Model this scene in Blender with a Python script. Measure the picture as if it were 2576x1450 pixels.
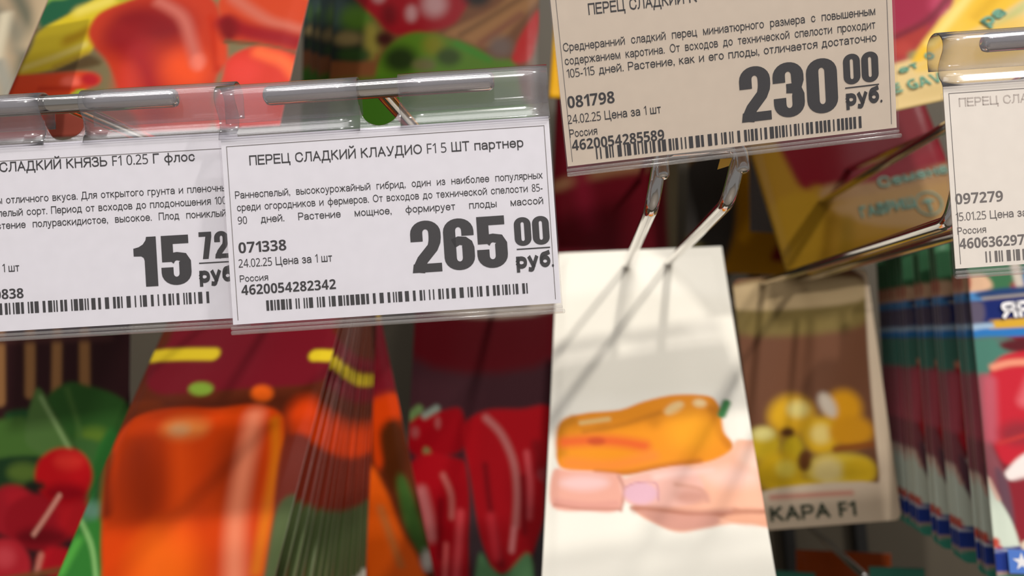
import bpy, bmesh, math, random
import numpy as np
from mathutils import Vector, Matrix
random.seed(7)
scene = bpy.context.scene
C = scene.collection
for o in list(bpy.data.objects): bpy.data.objects.remove(o)

# ---- camera model (image frame 2576 x 1450) ----
FPX, CX, CY = 1900.0, 1288.0, 725.0          # focal length and centre in image pixels
CAM = (0.0, -0.62, 1.40)                     # 62 cm in front of the display panel
VPX, VPY, ROLL = 1500.0, 850.0, 4.5          # where the panel's normal meets the image; camera roll in degrees
def _cross(a, b): return (a[1]*b[2]-a[2]*b[1], a[2]*b[0]-a[0]*b[2], a[0]*b[1]-a[1]*b[0])
def _dot(a, b): return a[0]*b[0]+a[1]*b[1]+a[2]*b[2]
def _norm(a):
    l = math.sqrt(_dot(a, a)); return (a[0]/l, a[1]/l, a[2]/l)
_Y = _norm(((VPX-CX)/FPX, -(VPY-CY)/FPX, -1.0))                       # world axes seen in camera space
_u = (-math.sin(math.radians(ROLL)), math.cos(math.radians(ROLL)), 0.0)
_k = _dot(_u, _Y); _Z = _norm((_u[0]-_k*_Y[0], _u[1]-_k*_Y[1], _u[2]-_k*_Y[2]))
_X = _cross(_Y, _Z)
def ray(u, v):
    c = ((u-CX)/FPX, -(v-CY)/FPX, -1.0)
    return (_dot(c, _X), _dot(c, _Y), _dot(c, _Z))
def at(u, v, d):
    """world point seen at image position (u, v), d metres in front of the camera measured square to the panel"""
    r = ray(u, v); t = d/r[1]
    return (CAM[0]+r[0]*t, CAM[1]+d, CAM[2]+r[2]*t)
def frame(top, bot, yaw=0.0):
    """axes of a hanging sheet from its top-centre and bottom-centre points: right, up, towards the viewer"""
    up = _norm((top[0]-bot[0], top[1]-bot[1], top[2]-bot[2]))
    a = math.radians(yaw); x = (math.cos(a), math.sin(a), 0.0)
    k = _dot(x, up); x = _norm((x[0]-k*up[0], x[1]-k*up[1], x[2]-k*up[2]))
    return x, up, _cross(x, up)
# ---- camera, room light, exposure ----
cam_data = bpy.data.cameras.new('camera'); cam = bpy.data.objects.new('camera', cam_data); C.objects.link(cam)
cam_data.sensor_fit = 'HORIZONTAL'; cam_data.sensor_width = 36.0; cam_data.lens = 36.0*FPX/2576.0
cam_data.clip_start = 0.01; cam_data.clip_end = 50
_m = Matrix(((_X[0], _X[1], _X[2]), (_Y[0], _Y[1], _Y[2]), (_Z[0], _Z[1], _Z[2])))   # camera axes in the world
cam.matrix_world = Matrix.Translation(CAM) @ _m.to_4x4()
cam_data.dof.use_dof = True; cam_data.dof.focus_distance = 0.188; cam_data.dof.aperture_fstop = 10.5
scene.camera = cam
world = bpy.data.worlds.new('store_ambient'); scene.world = world; world.use_nodes = True
world.node_tree.nodes['Background'].inputs[0].default_value = (1.0, 0.975, 0.955, 1)
world.node_tree.nodes['Background'].inputs[1].default_value = 0.25
def tube_light(name, loc, power, sx, sy, col):
    l = bpy.data.lights.new(name, 'AREA'); l.shape = 'RECTANGLE'; l.size = sx; l.size_y = sy; l.energy = power; l.color = col
    o = bpy.data.objects.new(name, l); C.objects.link(o); o.location = loc
    return o
for y_ in (-1.25, -2.0, -2.75): tube_light('ceiling_panel', (0.2, y_, 3.0), 12.5, 2.6, 0.34, (1.0, 0.97, 0.95))     # rows of bright panels over the aisle
def aim(o, target): o.rotation_euler = (Vector(target)-o.location).to_track_quat('-Z', 'Y').to_euler()
aim(tube_light('track_spot_aisle', (0.35, -2.40, 2.73), 30, 0.09, 0.09, (1.0, 0.95, 0.89)), (0.05, -.35, 1.35))   # track spotlight behind the viewer's shoulder
aim(tube_light('track_spot_side', (1.38, -1.25, 2.95), 24, 0.09, 0.09, (1.0, 0.95, 0.89)), (0.05, -.35, 1.35))    # track spotlight further along the aisle
vs = scene.view_settings
vs.view_transform = 'Standard'; vs.look = 'None'; vs.gamma = 1.0; vs.use_curve_mapping = False; vs.exposure = 0.0
scene.cycles.transparent_max_bounces = 32; scene.cycles.max_bounces = 8; scene.cycles.use_denoising = True

# ---- helpers ----
def lin(h):
    r = []
    for s in (16, 8, 0):
        c = ((h >> s) & 255)/255.0
        r.append(c/12.92 if c <= 0.04045 else ((c+0.055)/1.055)**2.4)
    return tuple(r)
def mat(name, col, rough=0.5, metal=0.0, noise=0.0, scale=60.0, bump=0.0, spec=0.5, attr=None):
    m = bpy.data.materials.new(name); m.use_nodes = True; nt = m.node_tree; b = nt.nodes['Principled BSDF']
    b.inputs['Roughness'].default_value = rough; b.inputs['Metallic'].default_value = metal
    b.inputs['Specular IOR Level'].default_value = spec
    tc = nt.nodes.new('ShaderNodeTexCoord'); nz = nt.nodes.new('ShaderNodeTexNoise'); nz.inputs['Scale'].default_value = scale; nz.inputs['Detail'].default_value = 4
    nt.links.new(tc.outputs['Object'], nz.inputs['Vector'])
    if attr:
        a = nt.nodes.new('ShaderNodeVertexColor'); a.layer_name = attr; nt.links.new(a.outputs['Color'], b.inputs['Base Color'])
    else:
        c = lin(col) if isinstance(col, int) else col
        if noise:
            r = nt.nodes.new('ShaderNodeValToRGB')
            r.color_ramp.elements[0].position = .3; r.color_ramp.elements[1].position = .7
            r.color_ramp.elements[0].color = (*[x*(1-noise) for x in c], 1); r.color_ramp.elements[1].color = (*[min(1, x*(1+noise)) for x in c], 1)
            nt.links.new(nz.outputs['Fac'], r.inputs[0]); nt.links.new(r.outputs[0], b.inputs['Base Color'])
        else: b.inputs['Base Color'].default_value = (*c, 1)
    if bump:
        bp = nt.nodes.new('ShaderNodeBump'); bp.inputs['Strength'].default_value = bump; bp.inputs['Distance'].default_value = 0.001
        nt.links.new(nz.outputs['Fac'], bp.inputs['Height']); nt.links.new(bp.outputs[0], b.inputs['Normal'])
    return m
def film(name, tint, milk, milk_col, rough=0.08, gain=1.0):
    """thin clear plastic sheet: see-through, a little milky, shiny at grazing angles"""
    m = bpy.data.materials.new(name); m.use_nodes = True; nt = m.node_tree; nt.nodes.clear()
    out = nt.nodes.new('ShaderNodeOutputMaterial'); tr = nt.nodes.new('ShaderNodeBsdfTransparent'); tr.inputs[0].default_value = (*tint, 1)
    df = nt.nodes.new('ShaderNodeBsdfDiffuse'); df.inputs[0].default_value = (*milk_col, 1)
    gl = nt.nodes.new('ShaderNodeBsdfGlossy'); gl.inputs['Roughness'].default_value = rough
    m1 = nt.nodes.new('ShaderNodeMixShader'); m1.inputs[0].default_value = milk
    fr = nt.nodes.new('ShaderNodeLayerWeight'); pw = nt.nodes.new('ShaderNodeMath'); pw.operation = 'POWER'; pw.inputs[1].default_value = 4.0
    mu = nt.nodes.new('ShaderNodeMath'); mu.operation = 'MULTIPLY_ADD'; mu.inputs[1].default_value = .6*gain; mu.inputs[2].default_value = .025*gain; mu.use_clamp = True
    m2 = nt.nodes.new('ShaderNodeMixShader'); L = nt.links.new
    L(tr.outputs[0], m1.inputs[1]); L(df.outputs[0], m1.inputs[2]); L(fr.outputs['Facing'], pw.inputs[0]); L(pw.outputs[0], mu.inputs[0]); L(mu.outputs[0], m2.inputs[0])
    L(m1.outputs[0], m2.inputs[1]); L(gl.outputs[0], m2.inputs[2]); L(m2.outputs[0], out.inputs[0])
    return m
M = dict(
 chrome=mat('chrome_wire', (0.66, 0.64, 0.62), .09, 1.0), paper=mat('tag_paper', 0xe5e4ea, .55, noise=.02, scale=300), paper_warm_shade=mat('tag_paper_warm_shade', 0xdccdb9, .55, noise=.02, scale=300), paper_cream=mat('tag_paper_cream', 0xefe8dc, .5, noise=.02, scale=300),  # warm paper: dim bounce light on the down-tilted tag put into its colour
 ink=mat('black_ink', 0x222021, .6), ink_faint=mat('frame_line_and_glare_ink', 0x6c6662, .6), ink_pale=mat('glare_washed_ink', 0xc4bab0, .6), ink_green=mat('green_ink', 0x2f7a5c, .5), ink_dark_green=mat('dark_green_ink', 0x36432e, .5), ink_white=mat('white_ink', 0xe4e2e4, .5), ink_blue=mat('light_blue_ink', 0x4a74c4, .5), ink_teal=mat('teal_ink', 0x4c7a66, .5),  # two paler inks carry sleeve glare; one also prints the frame lines
 clear=film('clear_plastic', (.985, .98, .985), .02, (.66, .65, .70)), curl=film('clear_plastic_curl', (.96, .955, .97), .075, (.72, .71, .78), .12, 2.6), rail=film('clear_plastic_rail', (.95, .945, .94), .10, (.75, .73, .70), .12),
 gloss=mat('glossy_packet', 0, .28, attr='print', scale=90, bump=.10, spec=.10), matte=mat('paper_packet', 0, .55, attr='print', scale=120, bump=.06, spec=.2), card=mat('card_packet', 0, .5, attr='print', spec=.2),
 panel=mat('display_panel', 0x4a4234, .6, noise=.08, scale=12, bump=.1), post=mat('black_upright', 0x141312, .5), floor=mat('store_floor', 0x9a9288, .4, noise=.05, scale=4), yellow=mat('yellow_card', 0xf0c050, .5, noise=.03),
)
def link(name, data, parent=None, mw=None):
    o = bpy.data.objects.new(name, data); C.objects.link(o)
    if parent is not None: o.parent = parent
    if mw is not None: o.matrix_local = mw
    return o
def tag(o, label, cat, group=None, kind=None):
    o['label'] = label; o['category'] = cat
    if group: o['group'] = group
    if kind: o['kind'] = kind
    return o
def struct(o): o['kind'] = 'structure'; return o
def frame_matrix(p): 
    m = Matrix.Identity(4)
    for i in range(3): m[i][0], m[i][1], m[i][2], m[i][3] = p['x'][i], p['y'][i], p['z'][i], p['T'][i]
    return m
def mesh_from(name, verts, faces, material, smooth=False):
    me = bpy.data.meshes.new(name); me.from_pydata(verts, [], faces); me.update()
    me.materials.append(material)
    if smooth: me.polygons.foreach_set('use_smooth', [True]*len(me.polygons))
    return me
def box_mesh(name, lo, hi, material, bevel=0.0):
    bm = bmesh.new(); bmesh.ops.create_cube(bm, size=1)
    for v in bm.verts: v.co = Vector([lo[i]+(v.co[i]+.5)*(hi[i]-lo[i]) for i in range(3)])
    if bevel: bmesh.ops.bevel(bm, geom=bm.edges[:], offset=bevel, segments=2, affect='EDGES')
    me = bpy.data.meshes.new(name); bm.to_mesh(me); bm.free(); me.materials.append(material); return me
def smooth_path(pts, n=8):
    pts = [Vector(p) for p in pts]; out = []
    for i in range(len(pts)-1):
        p0, p1, p2, p3 = pts[max(i-1, 0)], pts[i], pts[i+1], pts[min(i+2, len(pts)-1)]
        for k in range(n):
            t = k/n
            out.append(0.5*((2*p1)+(p2-p0)*t+(2*p0-5*p1+4*p2-p3)*t*t+(3*p1-p0-3*p2+p3)*t**3))
    return out+[pts[-1]]
def rounded(pts, r, n=6):
    """straight wire path with rounded bends"""
    pts = [Vector(p) for p in pts]; out = [pts[0]]
    for a, b, c in zip(pts, pts[1:], pts[2:]):
        u, w = (a-b).normalized(), (c-b).normalized(); k = min(r, (a-b).length*.45, (c-b).length*.45)
        s, e = b+u*k, b+w*k
        for i in range(n+1):
            t = i/n; out.append(s*(1-t)**2+b*2*t*(1-t)+e*t*t)
    return out+[pts[-1]]
def tube_mesh(name, path, r, material, seg=14, cap=True):
    path = [Vector(p) for p in path]; verts, faces = [], []; up = None; n = len(path); rings = []
    def ring(c, x, y, rr): 
        i = len(verts)
        for k in range(seg):
            a = 2*math.pi*k/seg; verts.append(tuple(c+x*math.cos(a)*rr+y*math.sin(a)*rr))
        return i
    for i, p in enumerate(path):
        t = (path[min(i+1, n-1)]-path[max(i-1, 0)]).normalized()
        if up is None: up = t.orthogonal().normalized()
        up = (up-t*up.dot(t)).normalized(); y = t.cross(up)
        if i == 0 and cap: rings += [ring(p, up, y, r*.55), ring(p+t*r*.25, up, y, r*.9)]
        rings.append(ring(p+(t*r*.6 if i == 0 and cap else (-t*r*.6 if i == n-1 and cap else Vector())), up, y, r))
        if i == n-1 and cap: rings += [ring(p-t*r*.25, up, y, r*.9), ring(p, up, y, r*.55)]
    for a, b in zip(rings, rings[1:]):
        for k in range(seg): faces.append((a+k, a+(k+1) % seg, b+(k+1) % seg, b+k))
    if cap: faces += [tuple(range(rings[0], rings[0]+seg))[::-1], tuple(range(rings[-1], rings[-1]+seg))]
    return mesh_from(name, verts, faces, material, True)

# seed packets: top-centre (px, px, distance), bottom-centre, width in metres, turn in degrees
PACKETS = {
 'burlap': dict(top=(-105, -50, .239),  bot=(-320, 345, .200), w=.0800, yaw=0),
 'mixred': dict(top=(582, -420, .313), bot=(297, 339, .240), w=.1180, yaw=0),
 'zucchini': dict(top=(1108, -420, .38), bot=(1080, 420, .355), w=.1060, yaw=0),
 'orange': dict(top=(738, 540, .379), bot=(378, 1560, .262), w=.0865, yaw=0),
 'orangeback': dict(top=(748, 640, .420), bot=(918, 1520, .405), w=.0800, yaw=3),
 'redlong': dict(top=(1228, 590, .47), bot=(1187, 1580, .455), w=.0890, yaw=0),
 'hand': dict(top=(1605, 630, .372), bot=(1655, 1510, .265), w=.0795, yaw=0),
 'yellowcard': dict(top=(2010, 690, .43), bot=(2092, 1322, .425), w=.0735, yaw=4),
 'radish':   dict(top=(105, 590, .36),  bot=(80, 1500, .35), w=.1000, yaw=0),
 'whitetip': dict(top=(2680, 560, .35), bot=(2795, 1490, .33), w=.0860, yaw=3),
 'gardenyel': dict(top=(2090, -460, .36), bot=(2480, 231, .30), w=.0850, yaw=0),
 'gardenback': dict(top=(1970, -60, .46), bot=(2215, 640, .42), w=.1000, yaw=0),
 'yellowback':dict(top=(1640, -500, .40), bot=(1610, 250, .37), w=.0900, yaw=0),
 'maroon':   dict(top=(1560, -50, .50), bot=(1540, 690, .48), w=.0800, yaw=0),
 'grey':     dict(top=(1990, -60, .52), bot=(2010, 590, .50), w=.0650, yaw=12),
 'ochre':    dict(top=(1900, 40, .545), bot=(1880, 690, .53), w=.0850, yaw=0),
 'lowred': dict(top=(2120, 1388, .53), bot=(2140, 1900, .52), w=.0600, yaw=0),
 'lowteal': dict(top=(2255, 1428, .46), bot=(2290, 2000, .45), w=.0300, yaw=0),
 'lowgreen': dict(top=(1985, 1438, .48), bot=(1995, 2000, .47), w=.0300, yaw=0),
}
for _n, _p in PACKETS.items():
    _t, _b = at(*_p['top']), at(*_p['bot'])
    _p['T'] = _t; _p['x'], _p['y'], _p['z'] = frame(_t, _b, _p['yaw'])
    _p['h'] = math.dist(_t, _b)
# price tags: paper top-left, top-right, bottom-centre (px, px, distance along the lens axis), notch offset in mm
def at_axis(u, v, c):
    r = ray(u, v); return tuple(CAM[i]+r[i]*c for i in range(3))
TAGS = {
 'prince':  dict(tl=(-222, 379, .190), tr=(596, 332, .190), bot=(221, 822, .190), notch=-2.6),
 'claudio': dict(tl=(555, 347, .185), tr=(1380, 292, .185), bot=(1002, 790, .185), notch=-1.0),
 'mini':    dict(tl=(1378, -62, .180), tr=(2238, -164, .180), bot=(1836, 371, .187), notch=0),
 'pale':    dict(tl=(2372, 213, .184), tr=(3195, 156, .184), bot=(2817, 648, .184), notch=0),
}
for _p in TAGS.values():
    _a, _c, _b = at_axis(*_p['tl']), at_axis(*_p['tr']), at_axis(*_p['bot'])
    _p['T'] = tuple((_a[i]+_c[i])/2 for i in range(3)); _p['w'] = math.dist(_a, _c)
    _x = _norm(tuple(_c[i]-_a[i] for i in range(3))); _q = tuple(_p['T'][i]-_b[i] for i in range(3)); _k = _dot(_q, _x)
    _q = tuple(_q[i]-_k*_x[i] for i in range(3))
    _p['h'] = math.sqrt(_dot(_q, _q)); _p['x'], _p['y'] = _x, _norm(_q); _p['z'] = _cross(_p['x'], _p['y'])

# ---- printed pictures on the packets: (ground, [(kind, colour, softness, strength, half width, x y x y ...)]) in mm on the sheet ----
PRINT = {
 'burlap': (0xb09a7c, [
  ('l',0x6c6a58,2.60,1,2.41,(19.8,3.3,38.3,37.3,40.5,51.8,41.9,61.6,43.8,72.9)),
  ('l',0x8c8470,2.71,1,2.90,(20.3,24.0,33.0,37.9,38.8,48.5)),
  ('l',0xd8ccb0,2.26,1,2.07,(27.9,30.3,30.2,43.3,33.5,59.6)),
  ('l',0x9c988a,2.04,1,2.21,(33.7,55.9,40.0,70.2,39.2,83.7)),
  ('l',0xc2ac8a,2.70,0.8,2.90,(39.8,22.7,41.3,36.0,40.7,46.0)),
  ('l',0x7c7868,1.61,1,1.41,(39.4,15.9,45.6,28.7)),
  ('l',0xa8a290,1.43,1,1.61,(42.8,48.5,44.0,62.2)),
  ('l',0x8c8470,5.39,1,4.31,(-32.8,-49.3,2.0,12.2,18.4,66.9)),
  ('l',0xd0c0a0,5.27,1,4.22,(-12.0,-57.2,10.1,14.5,25.9,77.3)),
  ('l',0x7a7464,3.82,1,3.10,(31.4,-57.6,37.6,3.7)),
 ]),
 'mixred': (0x7d7252, [
  ('p',0x7fae45,1.70,1,0.00,(-62.9,88.0,-20.6,92.8,-9.7,112.0,-29.5,107.8,-44.9,112.9,-50.3,116.7)),
  ('p',0x1f5a3c,1.47,1,0.00,(-50.0,116.7,-48.2,108.5,-40.8,107.5,-29.7,101.0,-23.7,99.4,-24.3,108.3,-36.4,117.6,-44.5,124.1)),
  ('p',0xd4bd26,1.20,1,0.00,(-46.9,124.7,-38.1,117.4,-27.6,108.4,-18.4,99.9,0.6,95.2,7.8,109.4,-13.5,115.9,-19.4,132.2,-22.2,138.4,-33.4,144.3,-49.8,146.6,-49.6,143.8,-47.2,133.9)),
  ('l',0xb48e06,2.79,1,2.59,(-32.7,130.2,-28.5,128.1,-23.4,123.5)),
  ('l',0xe6d45e,2.89,1,2.48,(-33.0,115.1,-21.8,110.7)),
  ('l',0xe4d270,1.75,1,1.36,(-47.0,142.8,-35.5,138.5,-24.9,133.7)),
  ('l',0xb89a30,1.54,1,1.34,(-33.7,143.5,-22.3,138.0)),
  ('p',0x93a83c,2.08,1,0.00,(-24.5,97.0,-4.7,94.6,-4.2,108.1,-14.8,111.4,-19.9,108.7)),
  ('p',0x6fae38,1.18,1,0.00,(28.2,111.9,27.6,113.4,25.2,114.1,21.9,113.7,19.0,112.5,17.6,110.8,18.2,109.4,20.7,108.7,24.0,109.0,26.8,110.3)),
  ('p',0x5c4a30,1.52,1,0.00,(-26.3,141.7,-20.7,139.2,-14.8,144.6,-32.7,146.3)),
  ('p',0xc23a22,1.30,1,0.00,(-25.5,126.7,-24.3,117.5,-14.6,112.3,0.7,107.8,14.3,109.2,23.8,117.5,29.9,132.5,33.9,145.6,32.5,153.1,32.9,161.4,32.8,175.5,4.5,173.8,-4.1,156.9,-12.6,143.2,-21.4,134.1)),
  ('p',0x86151a,7.76,1,0.00,(15.8,127.6,14.4,133.6,7.5,136.8,-2.6,136.0,-12.1,131.3,-17.4,124.5,-16.2,118.1,-9.0,114.8,1.5,115.8,11.0,120.7)),
  ('p',0x921a1e,5.76,1,0.00,(0.9,134.0,0.7,138.7,-2.9,141.2,-8.4,140.8,-13.9,137.4,-17.2,132.4,-17.1,127.5,-13.5,124.8,-7.8,125.4,-2.2,128.9)),
  ('l',0xa52024,6.05,1,4.45,(-1.3,139.8,8.2,155.9,13.5,169.1)),
  ('p',0xee5226,6.42,1,0.00,(28.7,150.0,28.3,154.8,24.8,157.5,19.5,157.1,14.4,153.7,11.3,148.6,11.5,143.6,15.1,140.8,20.6,141.2,25.8,144.8)),
  ('l',0xc8695c,2.65,1,2.08,(0.1,114.2,11.3,122.6,18.2,135.5,23.1,145.7)),
  ('p',0xf07a64,2.15,1,0.00,(26.0,146.3,26.1,148.6,25.2,149.9,23.7,149.8,22.1,148.2,21.0,145.9,20.9,143.6,21.7,142.3,23.3,142.4,24.9,144.0)),
  ('l',0xc03016,1.64,1,1.28,(22.8,123.7,28.3,138.3,31.8,150.2)),
  ('l',0xd64526,1.46,1,1.82,(28.0,128.3,33.0,146.5)),
  ('p',0xd03a2c,4.28,0.7,0.00,(4.0,157.5,5.2,164.0,4.1,167.9,1.2,167.7,-2.4,163.5,-5.4,156.8,-6.7,150.0,-5.6,145.9,-2.6,146.1,1.1,150.6)),
  ('p',0xcc4626,1.12,1,0.00,(24.2,116.7,29.2,110.7,42.7,106.5,60.4,108.4,61.7,127.4,59.8,141.4,43.5,139.6,32.6,135.1)),
  ('l',0xcc6a56,2.60,1,2.23,(30.1,114.7,39.9,123.2,49.0,129.4,61.0,132.5)),
  ('l',0x9a1a20,2.91,1,3.64,(29.0,126.7,40.6,133.1,61.4,138.9)),
  ('p',0x7c1418,2.60,1,0.00,(35.3,131.0,35.4,134.5,34.1,136.6,31.7,136.4,29.3,134.0,27.7,130.3,27.5,126.7,28.9,124.5,31.3,124.8,33.7,127.2)),
  ('l',0xd0b030,1.15,1,1.34,(36.9,109.4,61.7,115.4)),
  ('l',0x6a5034,0.71,1,0.80,(31.7,137.0,45.0,139.4,60.9,144.2)),
  ('p',0xd63a2a,1.02,1,0.00,(34.7,152.3,35.1,145.7,39.4,141.6,46.0,140.6,61.1,145.4,61.2,157.1,61.6,177.3,36.9,175.8)),
  ('l',0xfb6c3c,2.42,1,2.59,(45.8,143.3,55.6,147.4,60.3,152.4)),
  ('p',0xe24034,3.47,1,0.00,(47.6,151.4,47.2,154.7,44.6,156.5,40.9,156.2,37.4,153.9,35.5,150.5,35.8,147.2,38.4,145.3,42.2,145.6,45.7,148.0)),
  ('p',0xe24c29,1.12,1,0.00,(-57.2,146.4,-47.5,146.0,-32.6,146.5,-19.8,147.3,-13.5,150.1,-12.5,153.3,-16.0,155.3,-20.3,158.7,-25.3,166.5,-53.8,170.2,-60.3,154.7)),
  ('p',0xff7460,1.86,1,0.00,(-19.8,151.9,-20.1,153.5,-21.8,154.3,-24.4,154.1,-26.9,153.0,-28.3,151.3,-28.1,149.7,-26.3,148.9,-23.7,149.1,-21.2,150.3)),
  ('p',0xba2830,1.84,1,0.00,(-12.6,151.7,-12.8,153.5,-14.3,154.5,-16.7,154.3,-19.0,153.0,-20.4,151.1,-20.3,149.3,-18.7,148.3,-16.3,148.5,-14.0,149.8)),
  ('l',0xc4361e,1.11,1,0.93,(-36.4,153.6,-28.2,154.4,-19.1,155.4)),
  ('p',0x98bc40,0.73,1,0.00,(-23.3,160.7,-20.4,156.1,-16.6,156.7,-17.3,161.9)),
  ('p',0xbe4a38,1.79,1,0.00,(-59.5,164.3,-27.6,164.5,-23.1,180.9,-52.3,181.0)),
  ('p',0x8c4438,1.72,1,0.00,(-27.6,164.5,2.0,165.6,7.2,182.6,-21.6,180.9)),
  ('p',0x2f6a3a,9.93,1,0.00,(-85.4,-27.8,50.9,-9.3,58.5,69.0,-35.8,61.6)),
  ('p',0xd8c030,7.40,1,0.00,(-37.8,5.7,36.1,12.1,39.4,48.6,-30.2,44.0)),
 ]),
 'zucchini': (0x6b4226, [
  ('p',0x202a26,1.74,1,0.00,(-84.7,79.1,-49.9,81.6,-33.8,105.3,-28.2,114.6,-28.7,125.6,-33.7,129.7,-45.0,131.7,-64.1,128.0,-81.2,127.1)),
  ('p',0x3f5250,5.72,1,0.00,(-44.9,102.8,-46.2,108.6,-50.2,111.9,-55.5,111.6,-60.0,107.7,-62.0,101.8,-60.7,96.0,-56.6,92.6,-51.3,93.0,-46.8,96.9)),
  ('p',0x4e7222,4.80,1,0.00,(-31.6,107.3,-33.1,111.4,-37.4,113.7,-42.8,113.4,-47.4,110.5,-49.4,106.2,-47.9,102.0,-43.6,99.7,-38.1,100.0,-33.5,102.9)),
  ('p',0x887c34,3.87,1,0.00,(-26.9,120.2,-27.5,126.1,-29.6,129.6,-32.4,129.5,-34.9,125.7,-36.0,119.7,-35.5,113.7,-33.3,110.1,-30.5,110.3,-28.0,114.1)),
  ('p',0x86744a,3.03,1,0.00,(-37.4,118.5,-38.6,120.7,-42.1,122.0,-46.5,121.7,-50.2,120.1,-51.7,117.6,-50.4,115.4,-46.9,114.1,-42.5,114.4,-38.8,116.0)),
  ('p',0x10140f,3.92,1,0.00,(-54.8,121.9,-56.0,125.5,-59.7,127.5,-64.4,127.3,-68.4,124.8,-70.1,121.0,-68.9,117.4,-65.2,115.4,-60.4,115.7,-56.5,118.2)),
  ('p',0x2e4620,3.00,1,0.00,(-32.7,127.5,-34.2,129.8,-38.3,131.0,-43.5,130.7,-47.7,129.0,-49.5,126.6,-48.0,124.4,-43.9,123.2,-38.7,123.4,-34.4,125.1)),
  ('p',0x7a4828,1.70,1,0.00,(-81.0,128.9,-32.5,131.9,-29.6,127.7,-27.9,141.9,-31.5,153.5,-79.4,151.3)),
  ('p',0x900e1a,1.73,1,0.00,(-47.8,81.7,-39.4,98.2,-29.5,108.3,-21.9,116.3,-9.4,117.5,6.8,115.3,14.8,107.3,19.4,86.4)),
  ('p',0xb08080,2.58,1,0.00,(-8.8,106.0,-9.3,108.6,-10.7,110.1,-12.5,110.0,-14.0,108.3,-14.6,105.6,-14.2,103.1,-12.8,101.5,-11.0,101.6,-9.5,103.3)),
  ('p',0xb08484,4.29,1,0.00,(6.3,102.1,5.2,105.9,2.2,108.1,-1.6,107.9,-4.8,105.3,-6.1,101.3,-5.0,97.4,-2.0,95.2,1.8,95.4,5.0,98.1)),
  ('p',0xa87474,2.19,1,0.00,(-25.9,96.0,-26.4,97.8,-28.1,98.8,-30.1,98.7,-31.9,97.4,-32.6,95.5,-32.1,93.7,-30.4,92.6,-28.3,92.8,-26.6,94.1)),
  ('p',0x6a0a12,3.46,1,0.00,(-19.2,106.2,-19.8,109.6,-21.8,111.6,-24.4,111.4,-26.6,109.2,-27.5,105.7,-26.9,102.4,-24.9,100.4,-22.3,100.5,-20.1,102.8)),
  ('p',0x3a1410,2.57,1,0.00,(-20.7,119.4,-21.5,121.7,-23.7,123.0,-26.5,122.9,-28.9,121.3,-29.8,118.9,-29.1,116.6,-26.8,115.3,-24.0,115.5,-21.7,117.0)),
  ('p',0x94683e,2.10,1,0.00,(6.9,117.5,31.9,105.0,47.9,88.4,61.9,89.4,42.0,114.8,29.2,126.2,12.1,120.9)),
  ('l',0x6e4a28,1.89,1,1.47,(14.0,119.3,49.9,97.4)),
  ('l',0x7c4c34,1.88,1,1.88,(24.2,124.2,44.0,110.2)),
  ('p',0x1a1410,3.41,1,0.00,(28.6,99.3,27.3,102.3,23.9,104.1,19.7,103.8,16.2,101.6,14.8,98.4,16.0,95.3,19.5,93.6,23.7,93.9,27.2,96.1)),
  ('p',0x4f7418,1.67,1,0.00,(-30.8,168.3,-29.2,140.7,-26.1,127.9,-18.6,120.0,-8.5,116.6,6.0,120.1,20.2,125.7,30.3,132.3,42.3,138.4,36.7,171.1)),
  ('p',0x20300e,4.23,1,0.00,(-7.9,131.5,-9.4,135.7,-13.6,138.2,-18.9,137.9,-23.3,135.0,-25.2,130.6,-23.7,126.3,-19.5,123.8,-14.1,124.1,-9.7,127.1)),
  ('p',0x747410,3.79,1,0.00,(5.7,124.4,4.8,127.7,2.2,129.6,-1.1,129.4,-3.8,127.2,-4.9,123.8,-4.0,120.6,-1.4,118.6,1.9,118.8,4.6,121.0)),
  ('p',0x30440f,2.92,1,0.00,(14.3,131.4,13.2,134.1,10.3,135.7,6.5,135.5,3.4,133.6,2.2,130.7,3.3,128.0,6.3,126.4,10.0,126.6,13.1,128.5)),
  ('p',0x66623a,2.51,1,0.00,(1.5,135.0,0.5,137.0,-2.3,138.1,-5.8,137.9,-8.7,136.5,-9.9,134.4,-8.8,132.4,-6.0,131.3,-2.5,131.5,0.4,132.9)),
  ('l',0x3a7a1c,1.66,1,1.66,(12.1,123.9,28.3,133.4)),
  ('p',0xb01210,1.24,1,0.00,(52.3,108.1,54.3,115.2,49.1,134.1,40.6,135.4,42.1,125.6)),
  ('p',0x6a5850,3.72,1,0.00,(40.2,127.2,39.1,130.5,36.1,132.3,32.4,132.1,29.4,129.9,28.2,126.6,29.3,123.3,32.3,121.5,36.0,121.7,39.0,123.9)),
  ('p',0x6a675c,2.02,1,0.00,(56.3,110.9,65.8,109.4,65.5,172.2,52.2,171.7,50.9,134.2)),
  ('p',0x3c6a1a,2.87,1,0.00,(-42.5,140.1,42.4,150.6,42.8,199.5,-55.6,196.4,-58.4,152.3)),
 ]),
 'gardenyel': (0xdcc084, [
  ('p',0x98203e,1.47,1,0.00,(-21.0,39.2,37.3,59.6,8.3,121.5,-0.2,130.5,-9.2,139.5,-19.7,146.9,-27.5,148.8,-57.0,145.4)),
  ('p',0xa43028,2.11,1,0.00,(-52.5,131.9,-21.3,134.6,-8.4,134.1,-17.5,145.3,-27.2,148.1,-57.7,147.3)),
  ('p',0xb83c5c,2.90,1,0.00,(2.6,126.9,0.7,129.7,-1.6,131.1,-3.5,130.5,-4.3,128.2,-3.7,125.0,-1.9,122.1,0.4,120.7,2.4,121.3,3.2,123.7)),
  ('l',0x70142a,1.62,1,1.26,(-22.0,136.5,-7.6,132.2,6.6,121.0)),
  ('p',0xb03a30,2.10,1,0.00,(-18.6,143.9,-19.9,145.7,-22.0,146.5,-23.9,146.0,-25.0,144.3,-24.8,142.1,-23.4,140.3,-21.4,139.5,-19.5,140.0,-18.4,141.7)),
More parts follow.
